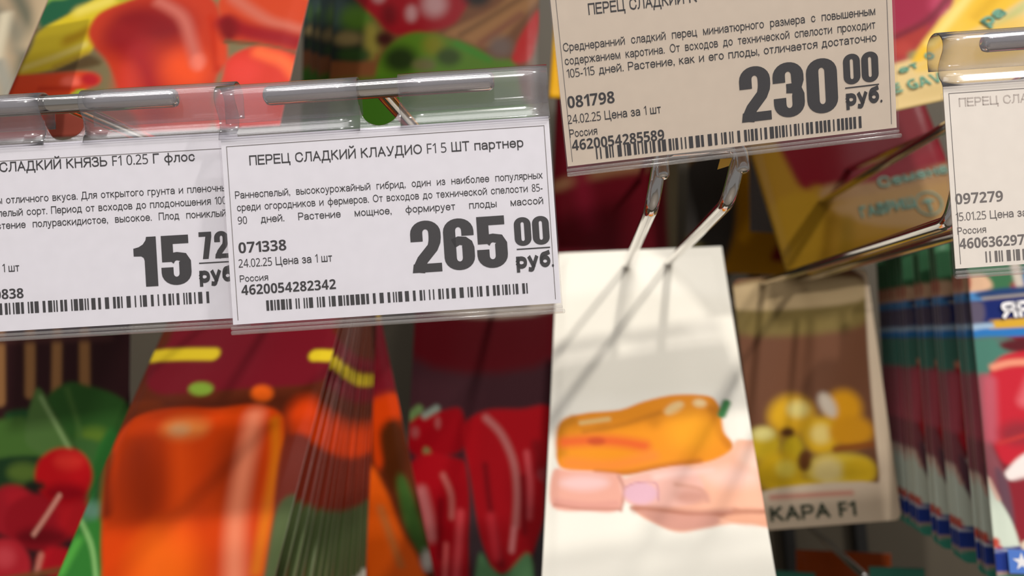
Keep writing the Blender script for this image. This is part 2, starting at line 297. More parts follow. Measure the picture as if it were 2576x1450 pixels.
  ('p',0x8a8458,1.38,1,0.00,(-16.8,148.2,-17.8,149.4,-19.2,149.9,-20.6,149.5,-21.4,148.3,-21.3,146.9,-20.4,145.7,-18.9,145.2,-17.5,145.6,-16.7,146.7)),
  ('p',0xe9b92a,1.27,1,0.00,(8.3,121.5,38.8,60.2,78.8,74.2,43.5,127.9,29.6,132.5,11.3,140.0,-2.9,143.9,-14.9,150.4,-21.1,150.4,-13.0,141.7,-3.3,133.5)),
  ('l',0xf2d678,2.14,1,1.60,(13.7,123.2,1.7,132.8,-11.5,143.9)),
  ('l',0xd8a818,2.51,1,1.79,(25.9,124.7,10.2,135.3)),
  ('l',0xb8b870,1.76,1,1.59,(35.3,132.0,23.8,138.3,15.0,142.2)),
  ('p',0xe0ba58,2.06,1,0.00,(-7.4,147.2,10.5,141.9,34.5,140.5,30.3,156.1,5.5,157.1,-21.5,155.4)),
  ('p',0x2f7a50,6.81,1,0.00,(-13.2,-24.0,45.4,-14.1,40.3,52.5,-21.0,39.2)),
 ]),
 'gardenback': (0xa57a22, [
  ('p',0x7a1420,2.32,1,0.00,(-35.5,-22.2,107.0,19.0,63.5,135.8,31.1,142.6,-1.8,144.5,-19.4,137.9,-32.5,122.3)),
  ('p',0x8a1c2a,3.11,1,0.00,(-5.2,141.3,41.7,130.5,64.7,126.2,58.0,139.4,27.2,141.7)),
  ('p',0xa8825a,1.77,1,0.00,(-15.3,138.9,9.5,142.8,37.9,141.8,60.3,138.7,58.7,149.3,28.2,151.6,-18.1,147.9)),
  ('p',0xb08a58,2.17,1,0.00,(-14.3,150.0,57.2,153.7,51.4,175.9,1.9,166.9)),
  ('l',0x8a6410,3.46,1,3.68,(-21.4,159.1,-33.3,184.5)),
  ('l',0x94701a,3.45,1,3.24,(-11.4,161.5,-20.1,182.8)),
  ('p',0xae8420,2.63,1,0.00,(-47.4,143.5,-21.4,144.7,-35.9,186.2,-55.9,181.7)),
 ]),
 'yellowback': (0xddaa20, [
  ('l',0xb89a70,2.08,1,3.12,(-46.7,186.0,-35.6,172.9)),
  ('p',0xd8a018,1.68,1,0.00,(-50.6,156.4,-34.6,154.1,-35.1,180.5,-46.8,185.0)),
  ('p',0x7a1028,2.23,1,0.00,(-45.7,-2.3,46.3,2.4,41.6,145.1,-35.0,147.4)),
 ]),
 'maroon': (0x6e1420, [
  ('l',0xa07050,3.14,1,3.40,(-37.4,145.1,-11.9,136.7,18.5,131.1)),
  ('l',0x8a1c30,6.28,1,5.23,(-25.3,120.7,-16.1,168.6)),
  ('p',0x7a7058,2.53,1,0.00,(33.4,120.3,53.4,120.2,51.7,203.1,37.1,203.5)),
 ]),
 'grey': (0x6a6462, [
  ('l',0x7a7270,6.51,1,5.42,(-11.9,131.9,19.9,148.7)),
  ('p',0xc89018,2.28,1,0.00,(31.6,-8.9,48.8,-10.6,39.3,139.3,27.4,137.4)),
 ]),
 'ochre': (0xb07a14, [
  ('p',0x70121c,2.70,1,0.00,(15.4,173.8,30.7,150.8,46.2,138.9,46.8,172.2,20.8,179.1)),
  ('p',0x403c38,2.76,1,0.00,(-45.7,117.0,-15.9,107.2,-9.1,152.7,-21.1,192.4,-42.5,193.6)),
  ('l',0xd89a18,3.31,1,3.58,(-2.6,101.0,3.9,140.8,-3.4,163.6)),
  ('p',0x68602c,3.29,1,0.00,(-43.7,165.6,-21.7,175.7,-31.8,193.0)),
 ]),
 'orange': (0x5a2412, [
  ('l',0x6e1420,1.89,1,17.74,(-15.1,43.0,28.0,42.0)),
  ('l',0x6e1420,1.73,1,16.24,(-21.6,78.8,24.4,75.3)),
  ('l',0x6e1420,1.65,1,15.47,(-27.1,96.2,32.4,91.8)),
  ('l',0xd9bd26,1.29,1,3.23,(-53.0,90.5,-12.6,90.7)),
  ('l',0xd9bd26,1.20,1,3.00,(36.1,91.8,54.3,91.0)),
  ('p',0x2d6e2a,1.76,1,0.00,(-48.3,106.5,-45.5,126.4,-38.2,144.8,-33.4,165.1,-26.3,183.7,-11.2,208.6,-46.9,210.0,-46.4,188.8,-49.8,157.1,-52.8,122.5)),
  ('l',0x79a862,1.01,1,0.84,(-49.2,162.1,-34.7,176.3,-26.1,189.7)),
  ('l',0x1c4a22,2.21,1,2.03,(-46.7,139.5,-40.2,158.6)),
  ('l',0x4c9a3c,2.33,1,2.17,(-42.2,187.2,-40.6,176.5)),
  ('p',0x557a66,2.82,1,0.00,(-35.9,163.5,-35.8,165.7,-37.4,167.0,-40.2,167.0,-43.1,165.8,-44.9,163.7,-45.0,161.6,-43.4,160.2,-40.6,160.2,-37.7,161.4)),
  ('l',0x8c9a70,1.17,1,0.97,(-51.6,124.5,-47.0,141.3)),
  ('p',0x6a2a10,1.97,1,0.00,(-50.8,118.6,-26.9,116.7,-39.0,141.2)),
  ('p',0xcc3e08,1.39,1,0.00,(-40.0,144.8,-42.6,133.0,-39.7,124.5,-29.5,119.6,-15.3,117.9,-0.3,118.7,15.5,116.8,27.7,120.7,32.3,130.0,34.6,145.8,37.4,168.5,39.7,190.5,37.1,213.2,-8.4,215.1,-25.5,185.2,-34.9,163.5)),
  ('p',0x9c2c06,10.02,1,0.00,(-10.7,151.5,-8.7,162.2,-11.7,168.7,-18.6,168.8,-26.9,162.5,-33.7,151.7,-36.4,140.4,-33.4,133.0,-26.0,133.0,-17.2,140.2)),
  ('p',0x8e2804,7.69,0.8,0.00,(24.5,145.9,25.5,154.8,22.9,160.2,17.6,160.3,11.5,155.0,6.8,146.1,5.4,136.8,8.0,130.9,13.7,130.8,20.1,136.7)),
  ('l',0xe04a0c,5.16,1,3.95,(-12.7,133.8,-4.5,153.1,6.1,184.3)),
  ('p',0xe0823c,4.94,1,0.00,(-2.6,127.8,-3.6,130.3,-8.0,131.7,-14.0,131.8,-19.4,130.3,-22.2,127.9,-21.3,125.4,-16.9,123.9,-10.8,123.9,-5.3,125.4)),
  ('p',0xb89a70,3.04,0.6,0.00,(-10.3,128.6,-10.6,130.1,-12.4,131.1,-15.1,131.1,-17.6,130.2,-19.0,128.6,-18.8,127.1,-16.9,126.1,-14.2,126.1,-11.7,127.1)),
  ('l',0xe8825e,4.05,1,3.72,(16.8,122.6,18.3,135.5,20.2,152.7,23.0,168.8,28.9,189.4)),
  ('l',0xd86e0c,2.35,1,2.19,(26.6,124.5,31.0,138.9,33.7,159.1,35.9,184.9)),
  ('p',0xf06a10,9.36,0.7,0.00,(13.1,187.0,14.0,196.2,9.9,201.8,2.4,202.0,-6.0,196.8,-12.2,187.8,-13.7,178.2,-9.6,171.9,-1.5,171.7,7.3,177.6)),  # light falling on the lower pepper, painted into the print
  ('l',0x7a2408,2.53,1,1.99,(-42.6,141.3,-32.8,165.1)),
  ('p',0x7a9a34,1.61,1,0.00,(-6.4,108.8,-6.8,110.7,-9.2,111.9,-12.7,111.9,-15.9,110.7,-17.7,108.8,-17.3,106.9,-14.9,105.7,-11.3,105.7,-8.1,106.9)),
  ('p',0xdc5a14,1.94,1,0.00,(21.8,111.4,21.6,113.7,19.7,115.1,16.7,115.1,14.0,113.7,12.4,111.4,12.6,109.0,14.5,107.6,17.5,107.6,20.3,109.1)),
  ('p',0xdc400c,4.76,1,0.00,(47.5,123.0,47.4,128.6,44.3,132.0,39.4,132.0,34.5,128.6,31.5,123.0,31.5,117.2,34.6,113.5,39.7,113.6,44.6,117.2)),
  ('p',0x7c2a1a,1.70,1,0.00,(33.3,133.6,44.6,133.5,43.9,155.7,37.2,162.2)),
  ('p',0x52603a,1.50,1,0.00,(37.7,161.4,44.4,157.6,43.6,184.7,42.4,206.6,38.0,206.7,39.3,189.1)),
  ('p',0xd8d4c4,0.87,1,0.00,(-53.8,197.0,57.8,192.7,60.2,213.5,-42.8,217.8)),
 ]),
 'orangeback': (0x5a2410, [
  ('p',0xe05a10,2.12,1,0.00,(16.9,128.8,24.0,143.6,27.6,163.8,34.3,184.4,34.5,213.5,7.2,207.5,5.4,173.7)),
  ('p',0xcc3c06,2.21,1,0.00,(27.0,91.0,42.3,94.7,36.5,111.3,21.2,129.8)),
  ('p',0x4a2008,2.62,1,0.00,(26.3,111.1,38.5,107.3,35.4,137.5,26.6,142.0)),
  ('p',0x3a5a24,2.14,1,0.00,(30.7,138.6,36.1,139.8,39.6,175.0,35.6,180.4,30.1,162.2)),
  ('l',0xc06a30,2.13,1,1.92,(19.0,151.1,23.7,182.0)),
  ('p',0xb0a8a0,1.90,1,0.00,(40.8,183.7,39.6,186.7,37.7,188.2,35.9,187.8,34.8,185.6,34.9,182.4,36.1,179.5,38.0,177.9,39.9,178.3,40.9,180.5)),
  ('p',0xd9b426,2.79,1,0.00,(-43.7,-8.6,43.3,1.2,40.6,48.2,-43.0,41.9)),
  ('p',0x701420,2.72,1,0.00,(-43.0,41.9,41.2,50.7,41.1,89.8,-40.3,79.5)),
 ]),
 'redlong': (0x42242a, [
  ('p',0x5a1018,5.02,1,0.00,(-45.9,-2.0,45.7,-1.9,45.5,76.2,-44.1,79.2)),
  ('p',0xd8ccb8,3.02,1,0.00,(-37.3,13.4,41.1,12.1,41.0,47.0,-36.8,49.0)),
  ('p',0x9a0a16,1.96,1,0.00,(-44.5,118.5,-37.1,114.6,-24.7,111.6,-12.3,109.9,-8.6,126.6,-13.6,136.4,-35.8,139.9,-44.9,133.1)),
  ('p',0xa85050,1.47,1,0.00,(-24.4,118.6,-24.6,120.8,-25.4,122.1,-26.5,122.2,-27.4,120.9,-27.9,118.8,-27.6,116.6,-26.8,115.3,-25.8,115.2,-24.8,116.5)),
  ('p',0xa04a4a,1.97,1,0.00,(-37.8,125.0,-38.2,127.0,-39.4,128.3,-40.9,128.4,-42.3,127.2,-42.8,125.2,-42.5,123.2,-41.3,121.9,-39.7,121.9,-38.4,123.0)),
  ('l',0x6a8650,1.98,1,2.48,(-44.6,116.1,-38.6,111.0)),
  ('l',0x88988a,1.97,1,1.73,(-34.6,114.7,-27.3,110.0)),
  ('p',0x6a8c54,1.71,1,0.00,(-29.0,138.4,-28.4,141.5,-29.0,143.7,-30.5,144.2,-32.3,142.7,-33.7,139.9,-34.2,136.8,-33.7,134.6,-32.2,134.2,-30.4,135.6)),
  ('p',0xab0f1b,1.92,1,0.00,(-42.6,152.2,-40.2,142.0,-31.0,136.7,-15.9,138.9,-6.8,143.7,-4.0,164.3,-3.7,192.3,-3.4,242.4,-20.6,243.7,-32.7,198.7)),
  ('l',0xc87070,3.37,1,3.13,(-34.2,160.3,-29.5,175.1,-26.9,186.7)),
  ('l',0xc86a64,1.92,1,1.44,(-21.3,150.1,-15.9,161.2,-14.8,174.3)),
  ('l',0xdc4a50,2.37,1,2.13,(-9.5,171.7,-9.7,188.0,-10.6,211.1)),
  ('l',0xe06060,1.66,1,1.42,(-17.4,190.8,-17.2,213.9)),
  ('l',0x860c16,2.15,1,1.67,(-22.1,165.3,-21.4,198.0)),
  ('p',0xb1111c,1.90,1,0.00,(-10.7,124.3,-7.1,116.0,5.0,109.7,24.6,108.4,42.8,107.2,42.0,136.2,41.6,168.8,34.7,192.2,25.5,200.8,16.6,204.8,9.2,200.7,2.2,182.7,-4.4,155.0)),
  ('l',0xc47270,2.15,1,1.91,(3.7,114.5,13.4,123.7,21.3,139.5,24.4,158.1,24.1,176.8)),
  ('l',0xe08484,1.64,1,1.52,(23.3,179.1,22.3,191.6)),
  ('l',0xd8545a,1.90,1,1.66,(29.4,134.4,32.0,153.1,32.1,171.7)),
  ('l',0x800f18,2.13,1,1.66,(4.4,142.7,9.0,170.7,16.4,200.2)),
  ('l',0x840f18,1.89,1,1.42,(27.5,148.6,29.6,181.1)),
  ('l',0xd0303a,2.83,1,2.36,(9.1,173.0,13.3,195.8)),
  ('l',0x8a1018,2.86,1,3.09,(35.0,129.4,36.9,143.5)),
  ('p',0x46363a,1.43,1,0.00,(-9.3,133.8,-4.6,150.2,2.2,182.7,9.3,201.6,2.0,212.6,-3.2,192.2,-4.1,162.0)),
  ('p',0x5f9060,1.86,1,0.00,(2.5,196.5,10.2,201.8,18.5,206.0,33.6,193.4,36.3,239.5,3.3,241.9)),
  ('p',0x3e3a3c,1.16,1,0.00,(40.8,143.3,45.6,143.0,47.5,238.7,38.6,239.3,36.2,194.4,40.7,171.2)),
  ('p',0x9a4048,1.89,0.7,0.00,(42.6,146.7,42.0,148.9,40.4,150.4,38.3,150.5,36.6,149.2,35.9,147.0,36.4,144.8,38.1,143.4,40.1,143.2,41.9,144.5)),
 ]),
 'hand': (0xeae6da, [
  ('p',0xd9d4c6,5.87,0.5,0.00,(-46.4,31.9,46.9,36.0,41.1,79.6,-40.6,82.0)),
  ('p',0xe48c12,0.84,1,0.00,(-36.2,110.8,-35.9,101.2,-32.8,96.3,-23.8,93.8,-10.8,92.4,-1.1,88.7,11.9,85.7,24.6,86.0,28.3,89.9,29.1,96.0,28.9,103.3,31.4,108.0,30.6,112.5,21.5,117.3,3.5,119.6,-8.5,122.3,-20.6,120.7,-32.2,120.0,-35.7,116.8)),
  ('l',0xc87c0c,2.07,1,1.90,(-34.3,112.6,-34.6,100.9,-30.2,97.1)),
  ('l',0xc8780e,1.55,1,1.03,(-25.3,102.8,-11.0,100.0,5.0,94.5)),
  ('l',0xdc5c22,2.69,1,2.35,(-33.2,107.6,-20.5,106.9,-11.2,107.7,-2.0,109.9)),
  ('l',0xe8842c,2.60,1,2.44,(-31.4,117.0,-14.5,118.3,0.8,114.5)),
  ('l',0xe2bc78,1.05,1,0.96,(-26.6,98.7,-15.7,96.9)),
  ('p',0xe4c890,1.39,1,0.00,(14.6,89.9,14.3,91.5,12.7,93.5,10.4,95.0,8.3,95.5,7.1,94.7,7.3,93.1,8.9,91.2,11.2,89.7,13.4,89.2)),
  ('p',0xecd09a,1.40,1,0.00,(23.6,89.8,23.0,91.0,21.7,91.6,20.1,91.6,19.0,90.9,18.6,89.8,19.2,88.6,20.5,87.9,22.0,88.0,23.2,88.7)),
  ('l',0xc8760a,1.66,1,1.50,(25.5,92.9,27.6,104.0,30.3,109.4)),
  ('p',0xea9a14,6.04,1,0.00,(26.0,102.2,23.7,107.5,18.9,110.6,13.4,110.6,9.1,107.4,7.7,102.0,9.8,96.6,14.8,93.2,20.5,93.3,24.8,96.8)),
  ('l',0xc47018,1.28,1,1.12,(-20.6,121.0,-8.5,121.7,6.6,118.3,18.6,116.3)),
  ('p',0xa83018,1.35,0.6,0.00,(-17.1,107.3,-17.8,108.4,-19.5,109.0,-21.6,109.0,-23.3,108.3,-24.0,107.3,-23.4,106.2,-21.6,105.5,-19.5,105.5,-17.7,106.2)),
  ('l',0x3c8046,0.86,1,1.72,(29.2,95.2,31.7,89.6)),
  ('p',0xecb094,0.92,1,0.00,(30.6,112.2,32.9,107.6,37.5,106.6,49.1,107.7,44.0,140.2,32.9,141.2,18.9,143.5,9.0,145.4,0.8,142.4,-6.1,137.6,-5.7,128.0,3.5,120.5,21.5,116.9)),
  ('p',0xe4a694,0.94,1,0.00,(-37.5,120.3,-31.3,120.3,-20.6,121.0,-11.2,122.7,-9.6,128.0,-11.0,135.4,-14.8,138.0,-23.5,137.4,-36.9,135.6)),
  ('p',0xe8b2a4,0.93,1,0.00,(-11.6,125.4,-7.1,123.0,2.0,120.7,12.5,118.6,18.0,123.0,18.8,129.5,14.1,134.3,1.2,136.0,-7.5,135.1,-10.9,131.3)),
  ('l',0xb87c6a,1.78,1,1.48,(-6.1,136.6,5.4,137.2,16.6,138.3,29.2,137.6)),
  ('l',0xc48c7c,0.77,1,0.54,(-12.1,123.0,-10.2,129.0,-11.6,137.3)),
  ('l',0xf0c6bc,1.88,1,1.25,(1.9,123.3,12.3,121.3,22.6,120.7)),
  ('l',0xd8988a,1.54,1,1.08,(-35.5,133.3,-23.6,134.9,-13.3,134.5)),
  ('p',0xf4ccba,3.48,1,0.00,(45.2,114.6,43.6,117.6,40.5,119.4,36.9,119.4,34.3,117.6,33.5,114.6,35.0,111.6,38.2,109.7,41.9,109.7,44.5,111.6)),
  ('l',0xd09884,1.22,1,0.76,(9.0,126.3,17.5,128.2,19.9,133.0)),
  ('p',0xdcaebc,1.23,1,0.00,(2.1,130.2,0.7,132.9,-2.4,134.5,-6.1,134.5,-9.1,132.9,-10.2,130.3,-9.0,127.6,-5.8,125.9,-2.0,125.9,1.0,127.6)),
  ('l',0xc89098,0.46,1,0.31,(-9.9,128.0,-5.7,126.0,1.7,126.0,2.2,133.1)),
  ('p',0xe8c0bc,2.54,1,0.00,(-16.1,125.7,-17.8,127.5,-22.3,128.6,-27.9,128.6,-32.4,127.5,-34.2,125.7,-32.5,124.0,-28.0,122.8,-22.3,122.8,-17.8,123.9)),
  ('p',0xf2c4b4,3.71,1,0.00,(39.6,123.0,37.4,125.5,32.2,127.0,26.0,127.0,21.2,125.5,19.5,123.0,21.7,120.4,26.9,118.9,33.2,118.9,38.1,120.4)),
  ('p',0xc89080,2.72,1,0.00,(20.1,131.4,18.8,133.3,15.9,134.4,12.4,134.5,9.6,133.3,8.6,131.5,9.9,129.6,12.9,128.4,16.4,128.4,19.2,129.5)),
  ('l',0xb2725c,0.89,1,0.66,(-7.5,136.3,5.4,137.5,16.5,138.9,29.2,138.2,44.7,135.6)),
  ('p',0xcc9282,1.17,1,0.00,(-4.7,137.3,10.9,138.7,22.1,139.2,21.7,142.8,9.1,144.8,0.8,142.1)),
  ('l',0xb87a60,1.32,1,1.02,(29.3,137.3,44.6,136.2)),
  ('l',0xc08070,0.76,1,0.54,(-36.2,134.6,-26.5,136.2,-11.9,136.7)),
  ('p',0xe0a284,1.16,1,0.00,(26.3,138.8,44.3,137.8,43.8,141.4,30.0,142.1)),
 ]),
 'yellowcard': (0xd9c3a6, [
  ('p',0x6e4630,1.07,1,0.00,(-41.8,2.8,34.1,4.2,27.0,114.9,-36.8,115.2)),
  ('p',0x7a6838,3.04,1,0.00,(-37.4,3.2,29.7,4.9,29.4,31.2,-38.4,29.6)),
  ('p',0xb8a078,1.74,1,0.00,(-35.3,3.4,29.7,4.9,28.8,18.1,-35.5,16.7)),
  ('p',0xdba71c,4.24,1,0.00,(-1.8,77.6,-4.9,83.8,-11.5,87.3,-19.1,86.7,-24.7,82.2,-26.3,75.6,-23.1,69.3,-16.5,65.8,-8.9,66.5,-3.3,71.0)),
  ('p',0xe6d480,2.97,1,0.00,(-4.7,73.5,-6.0,75.9,-9.0,77.2,-12.3,77.0,-14.9,75.2,-15.6,72.6,-14.3,70.2,-11.3,68.9,-7.9,69.2,-5.4,71.0)),
  ('p',0xdc9a14,3.81,1,0.00,(23.5,75.9,20.9,81.7,15.6,84.9,9.6,84.4,5.3,80.4,4.2,74.3,6.8,68.5,12.1,65.2,18.1,65.7,22.5,69.8)),
  ('p',0xd0c2b0,2.54,1,0.00,(9.3,70.7,10.2,74.8,9.4,78.0,7.3,79.0,4.5,77.4,2.2,73.9,1.2,69.8,2.0,66.6,4.2,65.6,7.0,67.1)),
  ('p',0xc8a81a,3.38,1,0.00,(-21.4,91.3,-23.8,96.0,-28.8,98.7,-34.5,98.2,-38.7,94.8,-39.9,89.7,-37.6,85.0,-32.5,82.3,-26.8,82.8,-22.5,86.2)),
  ('p',0xdcd080,2.54,1,0.00,(-24.4,85.1,-25.8,87.0,-28.9,87.9,-32.6,87.6,-35.4,86.2,-36.3,84.1,-34.9,82.2,-31.8,81.2,-28.1,81.5,-25.3,83.0)),
  ('p',0xe0b01c,2.95,1,0.00,(10.3,88.8,7.7,94.3,2.2,97.3,-4.0,96.8,-8.6,92.9,-9.8,87.1,-7.1,81.6,-1.6,78.5,4.6,79.0,9.2,83.0)),
  ('p',0xead078,2.95,1,0.00,(5.8,87.6,4.4,90.4,1.4,92.0,-1.9,91.8,-4.4,89.7,-5.1,86.7,-3.6,83.8,-0.7,82.2,2.7,82.5,5.2,84.5)),
  ('p',0xd09014,3.37,1,0.00,(28.2,88.2,25.3,92.9,19.0,95.4,11.8,94.8,6.3,91.3,4.7,86.2,7.6,81.5,13.9,78.9,21.2,79.5,26.6,83.1)),
  ('p',0xd4b41a,2.53,1,0.00,(-9.9,94.3,-11.4,98.4,-14.5,100.7,-17.9,100.5,-20.3,97.7,-20.8,93.4,-19.2,89.3,-16.2,87.0,-12.8,87.2,-10.4,90.1)),
  ('p',0xd8ae14,3.78,1,0.00,(-11.0,106.8,-14.3,113.0,-21.3,116.3,-29.3,115.7,-35.3,111.3,-37.0,104.7,-33.8,98.6,-26.8,95.2,-18.7,95.8,-12.7,100.3)),
  ('p',0xe8d050,2.94,1,0.00,(-15.4,104.4,-16.7,106.7,-19.4,108.1,-22.5,107.8,-24.8,106.1,-25.4,103.6,-24.2,101.2,-21.5,99.9,-18.4,100.1,-16.0,101.9)),
  ('p',0xe0c038,3.34,1,0.00,(25.8,108.5,21.6,113.6,12.0,116.1,0.7,115.3,-8.1,111.2,-10.9,105.6,-6.7,100.5,3.0,97.9,14.3,98.8,23.0,102.9)),
  ('p',0xead48a,3.76,1,0.00,(9.2,107.2,7.1,111.0,2.9,113.0,-2.0,112.7,-5.7,109.9,-6.7,105.9,-4.7,102.1,-0.4,100.0,4.5,100.4,8.2,103.2)),
  ('p',0xe0b820,2.92,1,0.00,(26.1,109.0,24.0,113.0,19.5,115.2,14.4,114.8,10.6,111.9,9.5,107.6,11.7,103.6,16.2,101.4,21.3,101.8,25.1,104.7)),
  ('p',0xd8b018,1.88,1,0.00,(-1.9,114.2,-4.6,116.2,-11.0,117.1,-18.7,116.5,-24.8,114.6,-26.9,112.3,-24.3,110.3,-17.8,109.4,-10.1,110.0,-4.0,111.9)),
  ('p',0x6a3c14,1.89,1,0.00,(-6.9,100.9,-7.9,104.0,-9.9,105.8,-11.9,105.7,-13.4,103.6,-13.6,100.3,-12.6,97.2,-10.6,95.4,-8.6,95.5,-7.1,97.6)),
  ('l',0x8a4a18,1.68,1,1.47,(6.9,95.7,26.0,94.7)),
  ('p',0x5a3010,1.69,1,0.00,(-13.4,85.1,-14.3,86.6,-16.3,87.3,-18.6,87.1,-20.4,86.1,-21.0,84.5,-20.0,83.1,-18.0,82.3,-15.7,82.5,-13.9,83.6)),
  ('p',0xdcc8ae,0.85,1,0.00,(35.5,3.3,49.2,4.5,37.3,119.0,28.0,116.6)),
  ('p',0xdcc8ae,0.83,1,0.00,(-37.9,115.6,29.4,115.5,38.8,137.7,-40.6,137.8)),
  ('l',0xce7a68,1.25,0.75,1.35,(-29.8,118.3,-10.9,118.5,12.2,119.1)),
 ]),
 'radish': (0x341a1c, [
  ('l',0x9a6c42,1.48,1,2.75,(-19.9,50.5,-18.7,84.9)),
  ('l',0x9a6c42,1.47,1,2.74,(-3.5,51.5,-2.6,81.7)),
  ('l',0x9a6c42,1.46,1,2.72,(11.4,52.4,12.1,82.5)),
  ('l',0x9a6c42,1.45,1,2.70,(26.4,53.2,27.0,83.2)),
  ('l',0x9a6c42,1.49,1,2.78,(-36.5,49.5,-35.0,84.1)),
  ('l',0x9a6c42,1.51,1,2.80,(-53.2,48.5,-51.5,83.3)),
  ('p',0xd8c8a0,4.34,1,0.00,(-57.9,-2.2,36.4,-1.4,36.4,25.4,-56.6,23.3)),
  ('l',0x4a2a28,2.12,1,1.91,(-55.2,52.5,39.5,56.0)),
  ('p',0x24502a,1.87,1,0.00,(-15.8,91.4,-0.6,90.6,1.5,103.7,-8.9,101.3)),
  ('p',0x4a7030,1.87,1,0.00,(-33.1,99.2,-11.4,93.2,-1.7,96.1,9.5,112.2,-6.3,115.9,-32.4,114.8)),
  ('p',0x1e3a20,1.64,1,0.00,(-23.7,114.4,6.5,113.7,0.5,127.0,-23.2,128.1)),
  ('p',0x52743a,1.44,1,0.00,(-0.4,82.2,3.9,80.9,12.4,93.6,21.8,110.4,8.6,113.0,-4.5,104.6)),
  ('l',0x86a468,1.24,1,0.93,(3.5,84.0,12.5,98.3,19.3,110.3)),
  ('p',0x2f5824,1.64,1,0.00,(7.4,84.2,17.6,77.6,29.7,79.8,46.4,87.0,50.7,98.1,36.7,112.2,21.7,107.7,12.9,94.8)),
  ('p',0x5c7a28,3.66,1,0.00,(39.5,104.6,38.1,106.8,34.3,108.1,29.6,107.9,25.7,106.3,24.2,103.9,25.6,101.7,29.4,100.4,34.2,100.6,38.0,102.2)),
  ('l',0x466a30,1.64,1,1.23,(17.7,80.8,23.2,96.8,25.6,108.6)),
  ('p',0x3c6430,1.81,1,0.00,(21.3,106.5,38.3,111.1,41.0,143.7,28.4,139.5,30.1,122.4)),
  ('p',0x566e2c,3.28,1,0.00,(3.7,121.0,2.2,123.6,-2.1,125.2,-7.4,125.0,-11.7,123.1,-13.5,120.3,-11.9,117.6,-7.7,116.1,-2.3,116.3,2.0,118.1)),
  ('p',0x2c6a2c,1.79,1,0.00,(34.1,110.9,44.5,105.6,45.7,181.1,14.7,180.5,22.5,158.2,30.4,135.8)),
  ('p',0xa41a26,2.04,1,0.00,(2.6,139.4,0.3,146.5,-6.2,150.8,-14.4,150.5,-21.2,145.9,-24.1,138.5,-21.8,131.3,-15.2,127.0,-7.0,127.4,-0.2,132.1)),
  ('p',0xb41c28,3.67,1,0.00,(-0.6,132.8,-1.8,135.2,-5.2,136.6,-9.5,136.5,-13.0,134.8,-14.4,132.3,-13.1,129.8,-9.7,128.4,-5.5,128.6,-2.0,130.2)),
  ('p',0x9a1420,1.82,1,0.00,(22.4,145.4,19.1,153.1,10.2,157.6,-1.0,157.3,-10.4,152.2,-14.2,144.2,-10.9,136.4,-1.8,131.8,9.5,132.3,18.7,137.4)),
  ('p',0xb0161e,3.61,1,0.00,(30.5,141.5,29.0,148.1,24.9,152.1,19.7,152.0,15.4,147.7,13.6,140.9,15.1,134.2,19.2,130.2,24.4,130.4,28.7,134.7)),
  ('p',0x6a0a14,3.61,1,0.00,(18.1,152.5,15.8,155.1,9.5,156.5,1.7,156.3,-4.7,154.5,-7.3,151.7,-4.9,149.1,1.4,147.6,9.3,147.9,15.7,149.7)),
  ('p',0xbe1018,1.62,1,0.00,(31.8,123.6,29.1,131.4,21.7,136.0,12.5,135.6,4.8,130.5,1.6,122.4,4.3,114.5,11.8,109.9,21.2,110.3,28.8,115.5)),
  ('p',0xd83028,3.66,1,0.00,(26.6,116.4,25.3,118.7,21.7,119.9,17.2,119.7,13.6,118.2,12.1,115.9,13.5,113.6,17.1,112.4,21.5,112.5,25.2,114.1)),
  ('p',0x8a0412,3.63,1,0.00,(28.2,131.9,26.2,134.5,21.0,136.0,14.5,135.8,9.1,133.9,7.0,131.1,9.0,128.5,14.3,127.0,20.8,127.2,26.1,129.1)),
  ('p',0x1c2018,2.04,1,0.00,(6.9,127.6,6.0,129.0,3.4,129.7,0.3,129.6,-2.3,128.7,-3.4,127.3,-2.4,125.9,0.1,125.2,3.3,125.3,5.9,126.2)),
  ('p',0xb8242f,1.81,1,0.00,(0.4,165.9,-1.8,173.8,-8.2,178.6,-16.4,178.4,-23.2,173.3,-26.0,165.3,-23.8,157.3,-17.3,152.5,-9.1,152.7,-2.4,157.9)),
  ('p',0xd0444c,3.63,1,0.00,(-7.8,161.2,-8.8,164.1,-11.5,165.8,-14.9,165.7,-17.7,163.8,-18.9,160.9,-17.9,158.0,-15.2,156.3,-11.8,156.4,-9.0,158.3)),
  ('p',0xb41420,1.99,1,0.00,(24.3,164.3,22.4,168.4,17.2,170.9,10.8,170.7,5.4,168.0,3.3,163.7,5.2,159.6,10.4,157.1,16.9,157.3,22.2,160.1)),
  ('l',0xd69482,0.60,1,1.01,(14.7,132.5,8.2,141.9,1.6,150.8)),
  ('l',0xc87868,1.20,1,1.40,(5.7,160.8,3.5,169.0)),
  ('l',0x7a4a2a,1.40,1,1.40,(-25.7,174.0,-4.5,170.7,18.5,167.5)),
 ]),
 'whitetip': (0x7a2630, [
  ('p',0x3e6e4c,1.71,1,0.00,(-44.9,0.2,19.7,-0.1,12.9,28.1,-44.3,31.4)),
  ('p',0xd8b090,1.36,1,0.00,(-44.1,25.1,-37.1,24.0,-33.9,28.5,-37.8,31.7,-44.7,31.8)),
  ('p',0xa04030,1.02,1,0.00,(-42.1,27.2,-42.6,29.7,-43.5,31.2,-44.4,31.2,-45.0,29.7,-45.1,27.2,-44.6,24.8,-43.7,23.2,-42.8,23.2,-42.2,24.7)),
  ('p',0x9a3038,1.52,1,0.00,(-19.2,29.1,-20.1,30.7,-22.0,31.7,-24.2,31.8,-25.9,30.8,-26.4,29.1,-25.6,27.5,-23.6,26.5,-21.4,26.4,-19.7,27.4)),
  ('l',0xc8bcae,1.19,1,1.87,(-23.8,19.7,-22.1,31.9)),
